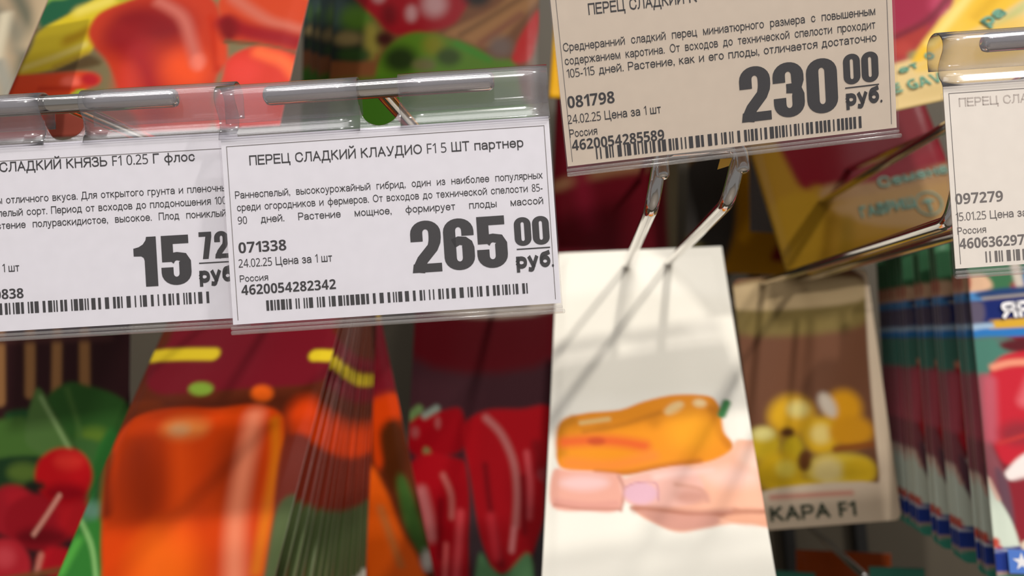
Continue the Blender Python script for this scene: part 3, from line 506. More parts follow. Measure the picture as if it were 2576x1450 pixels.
  ('p',0x4a78b0,1.36,1,0.00,(-16.5,24.9,-17.3,27.9,-18.6,29.9,-20.0,29.9,-20.9,28.0,-21.1,24.9,-20.3,21.8,-19.0,19.9,-17.5,19.9,-16.6,21.8)),
  ('p',0x4a84bc,0.85,1,0.00,(-46.0,32.1,-36.1,31.3,-36.5,35.2,-45.7,35.6)),
  ('p',0x27406e,1.01,1,0.00,(-36.4,30.6,0.1,27.5,-0.4,32.3,-36.7,34.1)),
  ('l',0x9a928c,0.67,1,0.76,(-38.0,34.5,-23.2,32.9,-0.3,31.3)),
  ('p',0x1d2a66,0.67,1,0.00,(-45.8,36.3,15.7,31.5,14.3,42.8,-45.9,44.9)),
  ('p',0x5c5468,1.35,1,0.00,(-45.5,36.6,-38.5,36.2,-39.0,44.5,-45.9,44.9)),
  ('p',0x9ab4cc,0.84,1,0.00,(-45.6,45.9,-34.1,44.9,-34.5,48.2,-45.6,49.4)),
  ('p',0x2f74b8,0.66,1,0.00,(-45.3,49.0,-34.3,46.8,14.3,42.8,13.7,47.8,-34.7,50.9,-45.2,51.4)),
  ('p',0xd0a236,0.67,1,0.00,(-34.7,44.4,-32.4,43.4,14.7,40.0,14.2,43.8,-32.7,47.1,-34.6,46.5)),
  ('p',0x4a7a6c,1.65,1,0.00,(-46.2,52.1,-31.5,50.9,-25.5,55.8,-35.9,62.7,-39.7,69.5,-46.6,74.6,-45.9,59.5)),
  ('p',0x587068,1.49,1,0.00,(-34.8,51.9,-28.4,51.8,-30.4,55.9)),
  ('p',0x5a2228,1.32,1,0.00,(-30.0,52.2,13.7,48.2,12.6,56.9,-25.7,57.5)),
  ('p',0x90525a,1.60,1,0.00,(-46.5,72.9,-38.8,67.8,-40.3,92.4,-35.9,111.5,-38.1,117.8,-44.8,107.0)),
  ('p',0xc32a38,1.13,1,0.00,(-40.7,76.1,-38.9,67.8,-34.7,60.2,-25.6,56.9,-3.0,54.8,12.4,58.6,7.7,96.1,-17.0,95.1,-33.5,103.5,-39.2,97.2)),
  ('l',0xe8967a,1.31,1,1.31,(-36.9,63.6,-29.3,61.6,-16.5,61.1)),
  ('l',0xd86870,2.60,1,2.44,(-22.1,69.1,-26.2,77.5)),
  ('l',0xc05a68,2.27,1,2.43,(-38.8,69.5,-40.3,92.4)),
  ('p',0x96303a,3.20,1,0.00,(-21.2,90.4,-23.0,93.2,-27.1,95.1,-32.0,95.2,-35.8,93.6,-37.0,90.7,-35.2,87.8,-31.1,86.0,-26.2,85.9,-22.4,87.5)),
  ('l',0xc03a3a,0.96,1,0.80,(-37.4,94.8,-26.7,91.3)),
  ('p',0xf4e6e2,0.95,1,0.00,(-36.8,108.0,-35.3,105.1,-27.4,98.5,-7.1,90.0,-8.9,106.0,-28.5,109.1,-34.2,109.8)),
  ('p',0x8c2a34,1.55,1,0.00,(-36.8,110.9,6.4,106.5,2.6,136.5,-32.3,136.5,-34.7,127.0)),
  ('p',0x6a4a56,1.25,1,0.00,(-40.0,105.2,-35.8,110.2,-34.7,127.0,-38.5,122.5)),
  ('p',0xd2dccc,0.78,1,0.00,(-44.9,107.9,-42.6,109.4,-39.6,117.2,-35.8,125.5,-33.8,133.2,-34.6,135.6,-46.1,136.9,-46.5,124.3)),
  ('l',0xd8b0a0,0.79,1,0.71,(-42.6,109.4,-39.9,117.2)),
  ('p',0xc24e3e,0.77,1,0.00,(-40.8,134.3,-41.3,135.5,-42.4,136.2,-43.6,136.3,-44.5,135.6,-44.8,134.4,-44.3,133.2,-43.2,132.5,-42.0,132.4,-41.0,133.1)),
  ('p',0xc84038,0.62,1,0.00,(-39.9,136.1,-40.2,136.7,-40.8,137.0,-41.6,137.0,-42.2,136.7,-42.3,136.2,-42.1,135.6,-41.4,135.3,-40.6,135.3,-40.1,135.6)),
  ('p',0x263a86,0.61,1,0.00,(-46.1,137.2,3.0,133.5,1.7,144.1,-46.3,145.7)),
  ('l',0xb8bcc8,0.31,1,0.31,(-45.6,137.8,2.9,134.1)),
  ('p',0xe0d0b8,0.62,1,0.00,(-29.3,134.8,-29.8,135.9,-30.8,136.6,-31.9,136.7,-32.8,136.0,-33.0,135.0,-32.6,133.9,-31.6,133.2,-30.4,133.1,-29.6,133.8)),
  ('p',0xa88c80,0.61,1,0.00,(-46.0,145.7,1.8,143.5,1.5,145.9,-45.9,147.5)),
  ('p',0x3a8470,0.60,1,0.00,(-45.9,147.5,1.5,145.9,0.2,156.0,-46.6,157.8)),
 ]),
}
# ---- print on the price tags: (style, text, left x, right x, baseline y, height) in mm on the paper ----
TAGTEXT = {
 'mini': [
  ('t','ПЕРЕЦ СЛАДКИЙ',-32.22,-9.03,-10.12,2.68),
  ('t','К',-7.87,-5.95,-10.06,2.68),
  ('j','Среднеранний сладкий перец миниатюрного размера с повышенным',-39.16,36.85,-17.93,2.02),
  ('j','содержанием каротина. От всходов до технической спелости проходит',-39.10,36.71,-21.10,2.02),
  ('j','105-115 дней. Растение, как и его плоды, отличается достаточно',-38.93,36.87,-24.12,2.03),
  ('b','081798',-39.47,-28.00,-31.31,2.82),
  ('r','24.02.25 Цена за 1 шт',-39.87,-16.86,-35.09,2.15),
  ('r','Россия',-39.73,-32.92,-38.41,1.96),
  ('b','4620054285589',-39.48,-16.63,-41.60,2.55),
  ('bar','',-33.73,32.64,-44.37,2.85),
  ('P','230',2.76,26.83,-39.71,13.13),
  ('P','00',28.42,37.04,-33.59,7.23),
  ('line','',28.66,37.01,-34.50,0.29),
  ('B','руб.',28.76,37.61,-38.76,4.12),
 ],
 'claudio': [
  ('t','ПЕРЕЦ СЛАДКИЙ КЛАУДИО F1 5 ШТ партнер',-33.61,33.63,-7.22,2.43),
  ('j','Раннеспелый, высокоурожайный гибрид, один из наиболее популярных',-37.66,37.79,-15.18,1.85),
  ('j','среди огородников и фермеров. От всходов до технической спелости 85-',-37.38,37.59,-18.26,1.85),
  ('j','90 дней. Растение мощное, формирует плоды массой',-37.40,37.57,-21.43,1.85),
  ('b','071338',-37.67,-26.05,-28.52,2.63),
  ('r','24.02.25 Цена за 1 шт',-37.91,-14.96,-32.05,2.04),
  ('r','Россия',-37.84,-30.92,-35.62,1.66),
  ('b','4620054282342',-37.66,-14.55,-38.81,2.43),
  ('bar','',-31.80,32.99,-43.03,2.53),
  ('P','265',4.47,28.08,-36.22,12.66),
  ('P','00',29.97,38.56,-31.32,7.01),
  ('line','',30.30,38.49,-32.25,0.29),
  ('B','руб.',29.99,39.06,-36.90,4.09),
 ],
 'prince': [
  ('t','ПЕРЕЦ СЛАДКИЙ КНЯЗЬ F1 0.25 Г флос',-30.92,30.04,-6.74,2.50),
  ('j','ы отличного вкуса. Для открытого грунта и пленочных',-20.34,38.89,-14.71,1.90),
  ('j','спелый сорт. Период от всходов до плодоношения 100',-21.54,37.30,-17.93,1.90),
  ('j','Растение полураскидистое, высокое. Плод пониклый',-23.32,37.12,-21.08,1.90),
  ('r','Цена за 1 шт',-29.77,-15.66,-31.90,2.10),
  ('b','0838',-22.35,-15.04,-38.64,2.50),
  ('bar','',-35.18,32.29,-42.59,2.90),
  ('P','15',13.27,27.58,-37.58,12.50),
  ('P','72',29.85,37.25,-31.48,6.80),
  ('line','',29.58,37.49,-32.63,0.30),
  ('B','руб.',29.50,38.61,-37.47,4.20),
 ],
 'pale': [
  ('t','ПЕРЕЦ СЛАД',-36.35,-17.24,-5.67,2.13),
  ('b','097279',-38.87,-27.32,-29.35,2.61),
  ('r','15.01.25 Цена за 1 шт',-39.04,-16.36,-33.42,2.03),
  ('r','Россия',-38.89,-31.91,-36.72,1.74),
  ('b','460636297',-38.65,-22.84,-40.24,2.52),
  ('bar','',-32.48,31.53,-43.99,2.71),
 ],
}

# ---- the setting: display panel, uprights, floor ----
struct(link('wall_back', box_mesh('wall_back', (-1.0, 0.0, 0.1), (1.0, 0.03, 2.2), M['panel'])))
struct(link('floor', box_mesh('floor', (-2.5, -4.5, -.05), (2.5, 0.03, 0.0), M['floor'])))
struct(link('baseboard_back', box_mesh('baseboard_back', (-1.0, -.015, 0.0), (1.0, 0.03, 0.1), M['post'], .003)))
for i, (u, v) in enumerate(((1988, 1370), (2168, 1360))):
    p = at(u, v, .612); struct(link('trim_%d' % (i+1), box_mesh('trim_%d' % (i+1), (p[0]-.0045, -.008, .9), (p[0]+.0045, 0.0, 1.9), M['post'], .001)))

# ---- seed packets ----
def spline_loop(p, n=5):
    """closed smooth outline through the points"""
    m = len(p); out = []
    for i in range(m):
        p0, p1, p2, p3 = p[i-1], p[i], p[(i+1) % m], p[(i+2) % m]
        for k in range(n):
            t = k/n; out.append(0.5*((2*p1)+(p2-p0)*t+(2*p0-5*p1+4*p2-p3)*t*t+(3*p1-p0-3*p2+p3)*t**3))
    return np.array(out)
def seg_dist(X, Y, a, b):
    d = b-a; l = float(d@d)+1e-9
    t = np.clip(((X-a[0])*d[0]+(Y-a[1])*d[1])/l, 0, 1)
    return np.hypot(X-a[0]-t*d[0], Y-a[1]-t*d[1])
PRINT_DIM = {'burlap': .68, 'mixred': .78, 'zucchini': .62, 'gardenyel': .80, 'gardenback': .72, 'radish': .86, 'redlong': .92, 'hand': .95, 'orange': .92}     # dims each print; shade on zucchini and gardenback is put into the colour
def paint(name, X, Y, extra=()):
    """colours of the printed picture at sheet positions X, Y (mm)"""
    bg, ops = PRINT[name]
    col = np.empty(X.shape+(3,)); col[:] = lin(bg)
    for kind, c, soft, a, hw, f in ops:
        p = np.array(f, float).reshape(-1, 2)
        if kind == 'p':
            q = spline_loop(p); D = np.full(X.shape, 1e9); inside = np.zeros(X.shape, bool)
            for i in range(len(q)):
                s, e = q[i-1], q[i]; D = np.minimum(D, seg_dist(X, Y, s, e))
                if abs(e[1]-s[1]) > 1e-9:
                    hit = ((s[1] > Y) != (e[1] > Y)) & (X < (e[0]-s[0])*(Y-s[1])/(e[1]-s[1])+s[0]); inside ^= hit
            D = np.where(inside, -D, D)
        else:
            q = np.array([list(v)[:2] for v in smooth_path([(x, y, 0) for x, y in p], 5)]); D = np.full(X.shape, 1e9)
            for s, e in zip(q, q[1:]): D = np.minimum(D, seg_dist(X, Y, s, e))
            D = D-hw
        t = np.clip(.5-D/(2*soft), 0, 1); t = t*t*(3-2*t)*a
        col = col*(1-t[..., None])+np.array(lin(c))*t[..., None]
    return col*PRINT_DIM.get(name, 1.0)
def packet_mesh(name, w, h, material, nu, nv, puff=.0016, bow=0.0, back=0xd8d4ca, corner=0.0, twist=0.0, hole=None):
    """sealed flat pouch: printed front that swells a little between crimped edges, plain back, 0.5 mm rim"""
    xs = np.linspace(-.5, .5, nu)*w; ys = np.linspace(0, 1, nv)*h
    X, Y = np.meshgrid(xs, ys); PX, PY = X.copy(), Y.copy()
    if corner:
        for sx in (-1, 1):
            for top in (0, 1):
                cx = sx*(w/2-corner); cy = corner if top else h-corner
                dx, dy = X-cx, Y-cy; inc = (dx*sx > 0) & ((dy < 0) if top else (dy > 0)); r = np.hypot(dx, dy); mx = np.maximum(np.abs(dx), np.abs(dy)); k = np.where(r > 0, mx/np.maximum(r, 1e-9), 1)
                X = np.where(inc, cx+dx*k, X); Y = np.where(inc, cy+dy*k, Y)
    u, v = X/w*2, Y/h*2-1
    edge = np.clip((1-np.abs(u))*w/2/.006, 0, 1)*np.clip((1-np.abs(v))*h/2/.009, 0, 1); edge = edge*edge*(3-2*edge)
    Z = .0004+puff*edge*(1-.5*u*u)+bow*(1-v*v)+twist*u*v+.00025*np.sin(u*7+v*5)*edge
    n = nu*nv
    verts = list(zip(X.ravel().tolist(), (-Y).ravel().tolist(), Z.ravel().tolist()))
    ring = [i for i in range(nu)]+[r*nu+nu-1 for r in range(1, nv)]+[(nv-1)*nu+i for i in range(nu-2, -1, -1)]+[r*nu for r in range(nv-2, 0, -1)]
    faces = [(r*nu+i, (r+1)*nu+i, (r+1)*nu+i+1, r*nu+i+1) for r in range(nv-1) for i in range(nu-1)]
    if hole:                                                   # hanging slot punched through the header
        hx0, hx1, hy0, hy1 = [q*.001 for q in hole]
        def solid(f): cx = sum(verts[k][0] for k in f)/4; cy = -sum(verts[k][1] for k in f)/4; return not (hx0 < cx < hx1 and hy0 < cy < hy1)
        faces = [f for f in faces if solid(f)]; m = len(ring); base = n
        verts += [(x, y, z-.0005) for x, y, z in verts[:n]]
        faces += [tuple(k+n for k in f[::-1]) for f in faces] + [(ring[k], ring[(k+1) % m], n+ring[(k+1) % m], n+ring[k]) for k in range(m)]
    else:
        base = len(verts)
        for i in ring: x, y, z = verts[i]; verts.append((x, y, z-.0005))
        m = len(ring)
        for i in range(m): faces.append((ring[i], ring[(i+1) % m], base+(i+1) % m, base+i))
        cidx = len(verts); verts.append((0, -h/2, bow-.0004))
        for i in range(m): faces.append((base+i, base+(i+1) % m, cidx))
    me = mesh_from(name, verts, faces, material, True)
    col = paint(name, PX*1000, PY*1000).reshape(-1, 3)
    full = np.ones((len(verts), 4), np.float32); full[:n, :3] = col; full[n:, :3] = lin(back); full[[base+k for k in (ring if hole else range(m))], :3] = col[ring]*.3+np.array(lin(back))*.7
    at_ = me.color_attributes.new('print', 'FLOAT_COLOR', 'POINT'); at_.data.foreach_set('color', full.ravel())
    return me

# ---- lettering ----
def styled(s, bold):
    o = ''
    for ch in s:
        if ch.isdigit(): o += chr((0x1D7EC if bold else 0x1D7E2)+int(ch))
        elif 'A' <= ch <= 'Z': o += chr((0x1D5D4 if bold else 0x1D5A0)+ord(ch)-65)
        else: o += ch
    return o
_glyphs = {}
def text_geo(s, bold=False, heavy=0.0, raw=False):
    """flat outline of a word: vertices (unit cap height about 0.7), faces, advance width"""
    key = (s, bold, heavy, raw)
    if key in _glyphs: return _glyphs[key]
    cu = bpy.data.curves.new('w', 'FONT'); cu.body = s if raw else styled(s, bold); cu.size = 1; cu.resolution_u = 3; cu.offset = heavy
    ob = bpy.data.objects.new('w', cu); C.objects.link(ob)
    me = bpy.data.meshes.new_from_object(ob.evaluated_get(bpy.context.evaluated_depsgraph_get()))
    v = [tuple(x.co) for x in me.vertices]; f = [tuple(p.vertices) for p in me.polygons]
    bpy.data.objects.remove(ob); bpy.data.curves.remove(cu); bpy.data.meshes.remove(me)
    _glyphs[key] = (v, f); return v, f
# letters drawn as pen strokes: (width, x-height or capital, strokes on the unit box of the pen's centre line)
def _s(*p): return smooth_path([(x, y, 0) for x, y in p], 4)
_O = lambda cx=.5, rx=.5, cy=.5, ry=.5: [(cx+rx*math.cos(a*math.pi/10), cy+ry*math.sin(a*math.pi/10)) for a in range(21)]
_V = lambda x, a=0, b=1: [(x, a), (x, b)]
_H = lambda y, a=0, b=1: [(a, y), (b, y)]
_SOFT = [_s((0, .56), (.3, .56), (.58, .52), (.72, .28), (.58, .04), (.3, 0), (0, 0))]
def _soft(w): return [[(q[0]*w, q[1]) for q in _SOFT[0]]]
_BREVE = [_s((.22, 1.36), (.5, 1.22), (.78, 1.36))]
SHAPES = {
 'а': (.40, 'x', [_s((.04, .76), (.15, .93), (.5, 1), (.85, .93), (.98, .72), (1, .4), (1, 0)), _s((1, .56), (.5, .54), (.1, .45), (0, .24), (.12, .05), (.4, 0), (.75, .08), (1, .3))]),
 'б': (.42, 'C', [_O(.5, .5, .32, .32), _s((0, .33), (.02, .6), (.2, .85), (.6, .93), (.95, 1))]),
 'в': (.38, 'x', [_V(0), _s((0, 1), (.5, 1), (.8, .95), (.88, .77), (.78, .6), (.5, .54), (0, .54)), _s((.5, .54), (.85, .5), (1, .28), (.86, .06), (.55, 0), (0, 0))]),
 'г': (.27, 'x', [_V(0), _H(1)]),
 'д': (.42, 'x', [_s((.22, 1), (.2, .5), (.04, 0)), _H(1, .22, .88), _V(.88), _H(0, -.08, 1.08), _V(-.08, -.28, 0), _V(1.08, -.28, 0)]),
 'е': (.42, 'x', [_H(.52), _s((1, .52), (.93, .83), (.5, 1), (.08, .83), (0, .5), (.08, .15), (.5, 0), (.82, .06), (.98, .24))]),
 'ж': (.60, 'x', [_V(.5), [(0, 1), (.46, .5)], [(.46, .55), (0, 0)], [(1, 1), (.54, .5)], [(.54, .55), (1, 0)]]),
 'з': (.34, 'x', [_s((0, .82), (.2, .98), (.5, 1), (.88, .92), (.9, .65), (.6, .54), (.35, .54)), _s((.35, .54), (.7, .52), (1, .38), (.95, .1), (.5, 0), (.15, .04), (0, .2))]),
 'и': (.42, 'x', [_V(0), _V(1), [(0, .05), (1, .95)]]), 'й': (.42, 'x', [_V(0), _V(1), [(0, .05), (1, .95)]]+_BREVE),
 'к': (.36, 'x', [_V(0), [(0, .46), (.92, 1)], [(.3, .6), (1, 0)]]),
 'л': (.40, 'x', [_V(1), _H(1, .25, 1), _s((.25, 1), (.24, .5), (.12, .1), (-.06, 0))]),
 'м': (.50, 'x', [_V(0), _V(1), [(0, 1), (.5, 0)], [(.5, 0), (1, 1)]]),
 'н': (.42, 'x', [_V(0), _V(1), _H(.53)]), 'о': (.44, 'x', [_O()]), 'п': (.41, 'x', [_V(0), _V(1), _H(1)]),
 'р': (.42, 'x', [_V(0, -.46, 1), _s((0, .7), (.2, .95), (.52, 1), (.9, .84), (1, .5), (.9, .16), (.52, 0), (.2, .06), (0, .3))]),
 'с': (.40, 'x', [_s((.97, .74), (.8, .95), (.5, 1), (.1, .85), (0, .5), (.1, .15), (.5, 0), (.82, .06), (1, .3))]),
 'т': (.34, 'x', [_V(.5), _H(1)]), 'у': (.38, 'x', [[(0, 1), (.5, .02)], _s((1, 1), (.52, -.05), (.38, -.36), (.2, -.46), (.02, -.44))]),
 'ф': (.60, 'x', [_V(.5, -.46, 1.42), _O()]), 'х': (.38, 'x', [[(0, 0), (1, 1)], [(0, 1), (1, 0)]]),
 'ц': (.40, 'x', [_V(0), _V(1), _H(0, 0, 1.18), _V(1.18, -.28, 0)]), 'ч': (.37, 'x', [_V(1), _s((0, 1), (0, .7), (.12, .5), (.45, .42), (1, .47))]),
 'ш': (.58, 'x', [_V(0), _V(.5), _V(1), _H(0)]), 'щ': (.58, 'x', [_V(0), _V(.5), _V(1), _H(0, 0, 1.12), _V(1.12, -.28, 0)]),
 'ы': (.54, 'x', [_V(0), _V(1)]+_soft(1.0)), 'ь': (.37, 'x', [_V(0)]+_soft(1.38)),
 'э': (.40, 'x', [_s((.03, .74), (.2, .95), (.5, 1), (.9, .85), (1, .5), (.9, .15), (.5, 0), (.18, .06), (0, .3)), _H(.52, .35, 1)]),
 'ю': (.60, 'x', [_V(0), _H(.5, 0, .36), _O(.68, .32)]), 'я': (.39, 'x', [_V(1), _s((1, 1), (.45, 1), (.12, .93), (.05, .75), (.15, .56), (.45, .5), (1, .5)), [(.5, .5), (0, 0)]]),
 'А': (.56, 'C', [[(0, 0), (.5, 1)], [(.5, 1), (1, 0)], _H(.34, .18, .82)]),
 'Б': (.48, 'C', [_V(0), _H(1, 0, .92), _s((0, .58), (.55, .58), (.9, .5), (1, .29), (.88, .07), (.55, 0), (0, 0))]),
 'Е': (.47, 'C', [_V(0), _H(1), _H(.52, 0, .92), _H(0)]), 'Р': (.48, 'C', [_V(0), _s((0, 1), (.55, 1), (.9, .94), (1, .73), (.9, .51), (.55, .44), (0, .44))]),
 'У': (.50, 'C', [[(0, 1), (.52, .27)], _s((1, 1), (.6, .3), (.4, .04), (.1, 0))]),
}
for _c, _w in zip('ВГДЖЗИЙКЛМНОПСТФХЦЧШЭЮЯЬЫ', (.50, .40, .56, .78, .46, .52, .52, .48, .52, .60, .52, .62, .52, .56, .50, .66, .54, .53, .48, .72, .56, .82, .52, .50, .68)):
    SHAPES[_c] = (_w, 'C', SHAPES[_c.lower()][2])
SHAPES['Ф'] = (.64, 'C', [_V(.5), _O(.5, .5, .52, .34)])
CAPH, XH = .72, .53
def pen(ch, t):
    """one letter: flat quads, 0.72 capitals, and its width"""
    if ch not in SHAPES:
        v, f = text_geo(ch, t > .11); a = min(q[0] for q in v); b = max(q[0] for q in v)
        k = 1.0 if ch in '.,-' else CAPH/max(q[1] for q in v)
        return [((q[0]-a)*k, q[1]*k) for q in v], f, (b-a)*k
    w, kind, strokes = SHAPES[ch]; h = (XH if kind == 'x' else CAPH)-t; V, F = [], []
    for st in strokes:
        p = [Vector((t/2+q[0]*w, t/2+q[1]*h)) for q in st]
        closed = (p[0]-p[-1]).length < 1e-4
        if not closed: p[0] = p[0]+(p[0]-p[1]).normalized()*t*.5; p[-1] = p[-1]+(p[-1]-p[-2]).normalized()*t*.5
        o = len(V); n = len(p)
        for i in range(n):
            a, b = (p[i-1] if i else (p[-2] if closed else p[0])), (p[i+1] if i < n-1 else (p[1] if closed else p[-1]))
            d = (b-a).normalized(); V += [(p[i].x-d.y*t/2, p[i].y+d.x*t/2), (p[i].x+d.y*t/2, p[i].y-d.x*t/2)]
        F += [(o+2*i, o+2*i+1, o+2*i+3, o+2*i+2) for i in range(n-1)]
    ws = [q[0] for q in V]; return V, F, max(w+t, max(ws))
_words = {}
def word_geo(s, t):
    if (s, t) not in _words:
        V, F, x = [], [], 0.0
        for i, ch in enumerate(s):
            v, f, w = pen(ch, t); o = len(V); V += [(x+q[0], q[1]) for q in v]; F += [tuple(k+o for k in q) for q in f]; x += w+(.085 if t < .11 else .065)
        _words[(s, t)] = (V, F, x-.085)
    return _words[(s, t)]
def text_mesh(name, s, xl, xr, y, cap, material, t=.092, justify=False, z=.0):
    """one line of lettering fitted between xl and xr (mm), standing on y"""
    V, F = [], []; sy = cap/CAPH; geos = [word_geo(w_, t) for w_ in s.split(' ')]; n = len(geos)
    natural = sum(g[2] for g in geos)
    if justify and n > 1:
        sx = min(sy*.86, (xr-xl)*.88/natural); space = ((xr-xl)-natural*sx)/(n-1)
    else:
        sx = (xr-xl)/(natural+.42*(n-1)); space = .42*sx
    x = xl
    for vv, ff, wd in geos:
        o = len(V); V += [((x+p[0]*sx)*.001, (y+p[1]*sy)*.001, z) for p in vv]; F += [tuple(i+o for i in q) for q in ff]; x += wd*sx+space
    return mesh_from(name, V, F, material)
def ribbon(path, tv, th):
    """heavy brush stroke: thick where it runs up and down (tv), thinner where it runs across (th)"""
    V, F = [], []; n = len(path)
    for i, p in enumerate(path):
        a, b = Vector(path[max(i-1, 0)]), Vector(path[min(i+1, n-1)]); d = (b-a).normalized()
        t = math.sqrt((tv*d.y)**2+(th*d.x)**2); nrm = Vector((-d.y, d.x))*t/2
        V += [(p[0]+nrm.x, p[1]+nrm.y), (p[0]-nrm.x, p[1]-nrm.y)]
    for i in range(n-1): F.append((2*i, 2*i+1, 2*i+3, 2*i+2))
    return V, F
def arc(cx, cy, rx, ry, a0, a1, n=12): return [(cx+rx*math.cos(math.radians(a0+(a1-a0)*i/n)), cy+ry*math.sin(math.radians(a0+(a1-a0)*i/n))) for i in range(n+1)]
TV, TH = .225, .165
XL, XR, XM, RX = TV/2, .56-TV/2, .28, .28-TV/2
def price_digit(d):
    top, bot = lambda a0, a1: arc(XM, 1-TH/2-.17, RX, .17, a0, a1), lambda a0, a1: arc(XM, TH/2+.17, RX, .17, a0, a1)
    P = []
    poly = lambda *p: P.append((list(p), [tuple(range(len(p)))]))
    R = lambda path: P.append(ribbon(path, TV, TH))
    if d == '0': R([(XR, .5)]+top(0, 180)+bot(180, 360)+[(XR, .5)])
    if d == '1': poly((.20, 0), (.43, 0), (.43, 1), (.25, 1), (.235, .93), (.18, .85), (.10, .80), (0, .775), (0, .62), (.14, .615), (.185, .58), (.20, .52))
    if d == '2': R([(XL, .60)]+top(180, 0)+[(XR, .66), (XR-.01, .58), (XR-.05, .47), (.2, .24), (.135, .10), (.12, .0)]); poly((.005, 0), (.55, 0), (.55, TH), (.03, TH))
    if d == '3': R([(XL, .64)]+top(180, 0)+[(XR, .66), (XR-.02, .58), (XR-.08, .53), (.24, .525)]); R([(.24, .525), (XR-.08, .515), (XR-.02, .47), (XR, .40)]+bot(0, -180)+[(XL, .36)])
    if d == '5': poly((.02, .83), (.53, .83), (.53, 1), (.02, 1)); poly((.02, .47), (.235, .47), (.235, 1), (.02, 1)); R([(.16, .50), (.22, .565), (.30, .58), (XR-.03, .555), (XR, .47)]+bot(0, -180)+[(XL, .36)])
    if d == '6': R([(XR, .66)]+top(0, 180)+bot(180, 360)+[(XR, .42), (XR-.02, .50), (XR-.07, .555), (.28, .57), (.17, .52)])
    if d == '7': poly((0, .83), (.50, .83), (.50, 1), (0, 1)); poly((.12, 0), (.345, 0), (.50, .83), (.50, 1), (.27, .86))
    if d == '9': R([(XL, .34)]+bot(180, 360)+top(0, 180)+[(XL, .58), (XL+.03, .49), (.28, .44), (.4, .5)])
    return P
def price_mesh(name, s, xl, xr, y, cap, material, z=0.0):
    V, F = [], []; n = len(s); sp = .045; wid = [.46 if c == '1' else .56 for c in s]; sx = (xr-xl)/(sum(wid)+sp*(n-1)); x = xl
    for c, wd in zip(s, wid):
        for vv, ff in price_digit(c):
            o = len(V); V += [((x+p[0]*sx)*.001, (y+p[1]*cap)*.001, z+.000003*len(F)/30) for p in vv]; F += [tuple(i+o for i in q) for q in ff]
        x += (wd+sp)*sx
    return mesh_from(name, V, F, material)
def bars_mesh(name, xl, xr, y, h, material, z=0.0, seed=1):
    rnd = random.Random(seed); V, F = [], []; x = xl; unit = (xr-xl)/(11*9)*.5
    while x < xr:
        wd = unit*rnd.choice((1, 1, 2, 2, 3)); o = len(V); e = min(x+wd, xr)
        V += [(x*.001, y*.001, z), (e*.001, y*.001, z), (e*.001, (y+h)*.001, z), (x*.001, (y+h)*.001, z)]; F.append((o, o+1, o+2, o+3)); x = e+unit*rnd.choice((1, 1, 2, 3))
    return mesh_from(name, V, F, material)

GRID = {'mixred': (130, 150), 'orange': (120, 200), 'redlong': (110, 220), 'hand': (130, 200), 'yellowcard': (110, 150), 'radish': (110, 180), 'whitetip': (120, 200), 'zucchini': (120, 150), 'gardenyel': (110, 150), 'burlap': (90, 110)}
PRINT.update({'lowred': (0x8a3a10, []), 'lowteal': (0x3a7a66, []), 'lowgreen': (0x3a7a66, [])})
LABELS = {
 'burlap': 'beige seed packet with grey woven print, partly cut off beside the yellow pepper packet',
 'mixred': 'glossy seed packet with red bell peppers and a yellow pepper above the price tags',
 'zucchini': 'dark seed packet with red pepper, halved green pepper and wooden board print',
 'orange': 'seed packet with one big orange pepper and green leaf, front of its fanned stack',
 'orangeback': 'orange pepper seed packet leaning the other way behind the fanned stack',
 'redlong': 'seed packet with long dark red peppers between the orange stack and the white packet',
 'hand': 'white paper seed packet showing a hand holding an orange pepper',
 'yellowcard': 'beige card seed packet with yellow peppers and dark green name line',
 'radish': 'seed packet with red radishes, green leaves and crate slats',
 'whitetip': 'seed packet with red and white radish and navy header, front of its stack',
 'gardenyel': 'cream seed packet with magenta and yellow peppers and green lettering',
 'gardenback': 'shaded ochre and maroon seed packet with teal lettering behind the wire hooks',
 'yellowback': 'yellow seed packet showing in the gap between two price tags',
 'maroon': 'dark maroon seed packet hanging deep below the warm-tinted price tag',
 'grey': 'plain grey seed packet seen under the corner of the warm-tinted price tag',
 'ochre': 'ochre seed packet hanging deep behind the chrome prongs',
 'lowred': 'dark orange seed packet of the row below, under the yellow pepper card',
 'lowteal': 'teal seed packet corner of the row below, beside the radish stack',
 'lowgreen': 'teal seed packet corner of the row below, beside the white packet',
}
MATTE = {'hand': 'matte', 'yellowcard': 'card', 'grey': 'matte'}
ROOT = {}
HOLE = {'orange': (20.2, 37.1, 2.7, 13.0)}      # mm on the sheet
def packet(name, bow=0.0, puff=.0016, corner=0.0, group=None):
    p = PACKETS[name]; nu, nv = GRID.get(name, (50, 80))
    root = link('seed_packet', None); root.matrix_world = frame_matrix(p); root.empty_display_size = .01
    tag(root, LABELS[name], 'seed packet', group)
    me = packet_mesh(name, p['w'], p['h'], M[MATTE.get(name, 'gloss')], nu, nv, puff, bow, corner=corner, hole=HOLE.get(name))
    link('pouch', me, root); ROOT[name] = root
    return root
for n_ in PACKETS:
    packet(n_, bow={'hand': -.002, 'mixred': .002, 'orange': .002}.get(n_, 0.0), puff=.0006 if n_ in ('yellowcard', 'grey', 'zucchini') else .0016, corner=.004 if n_ in ('yellowcard', 'whitetip') else .0)

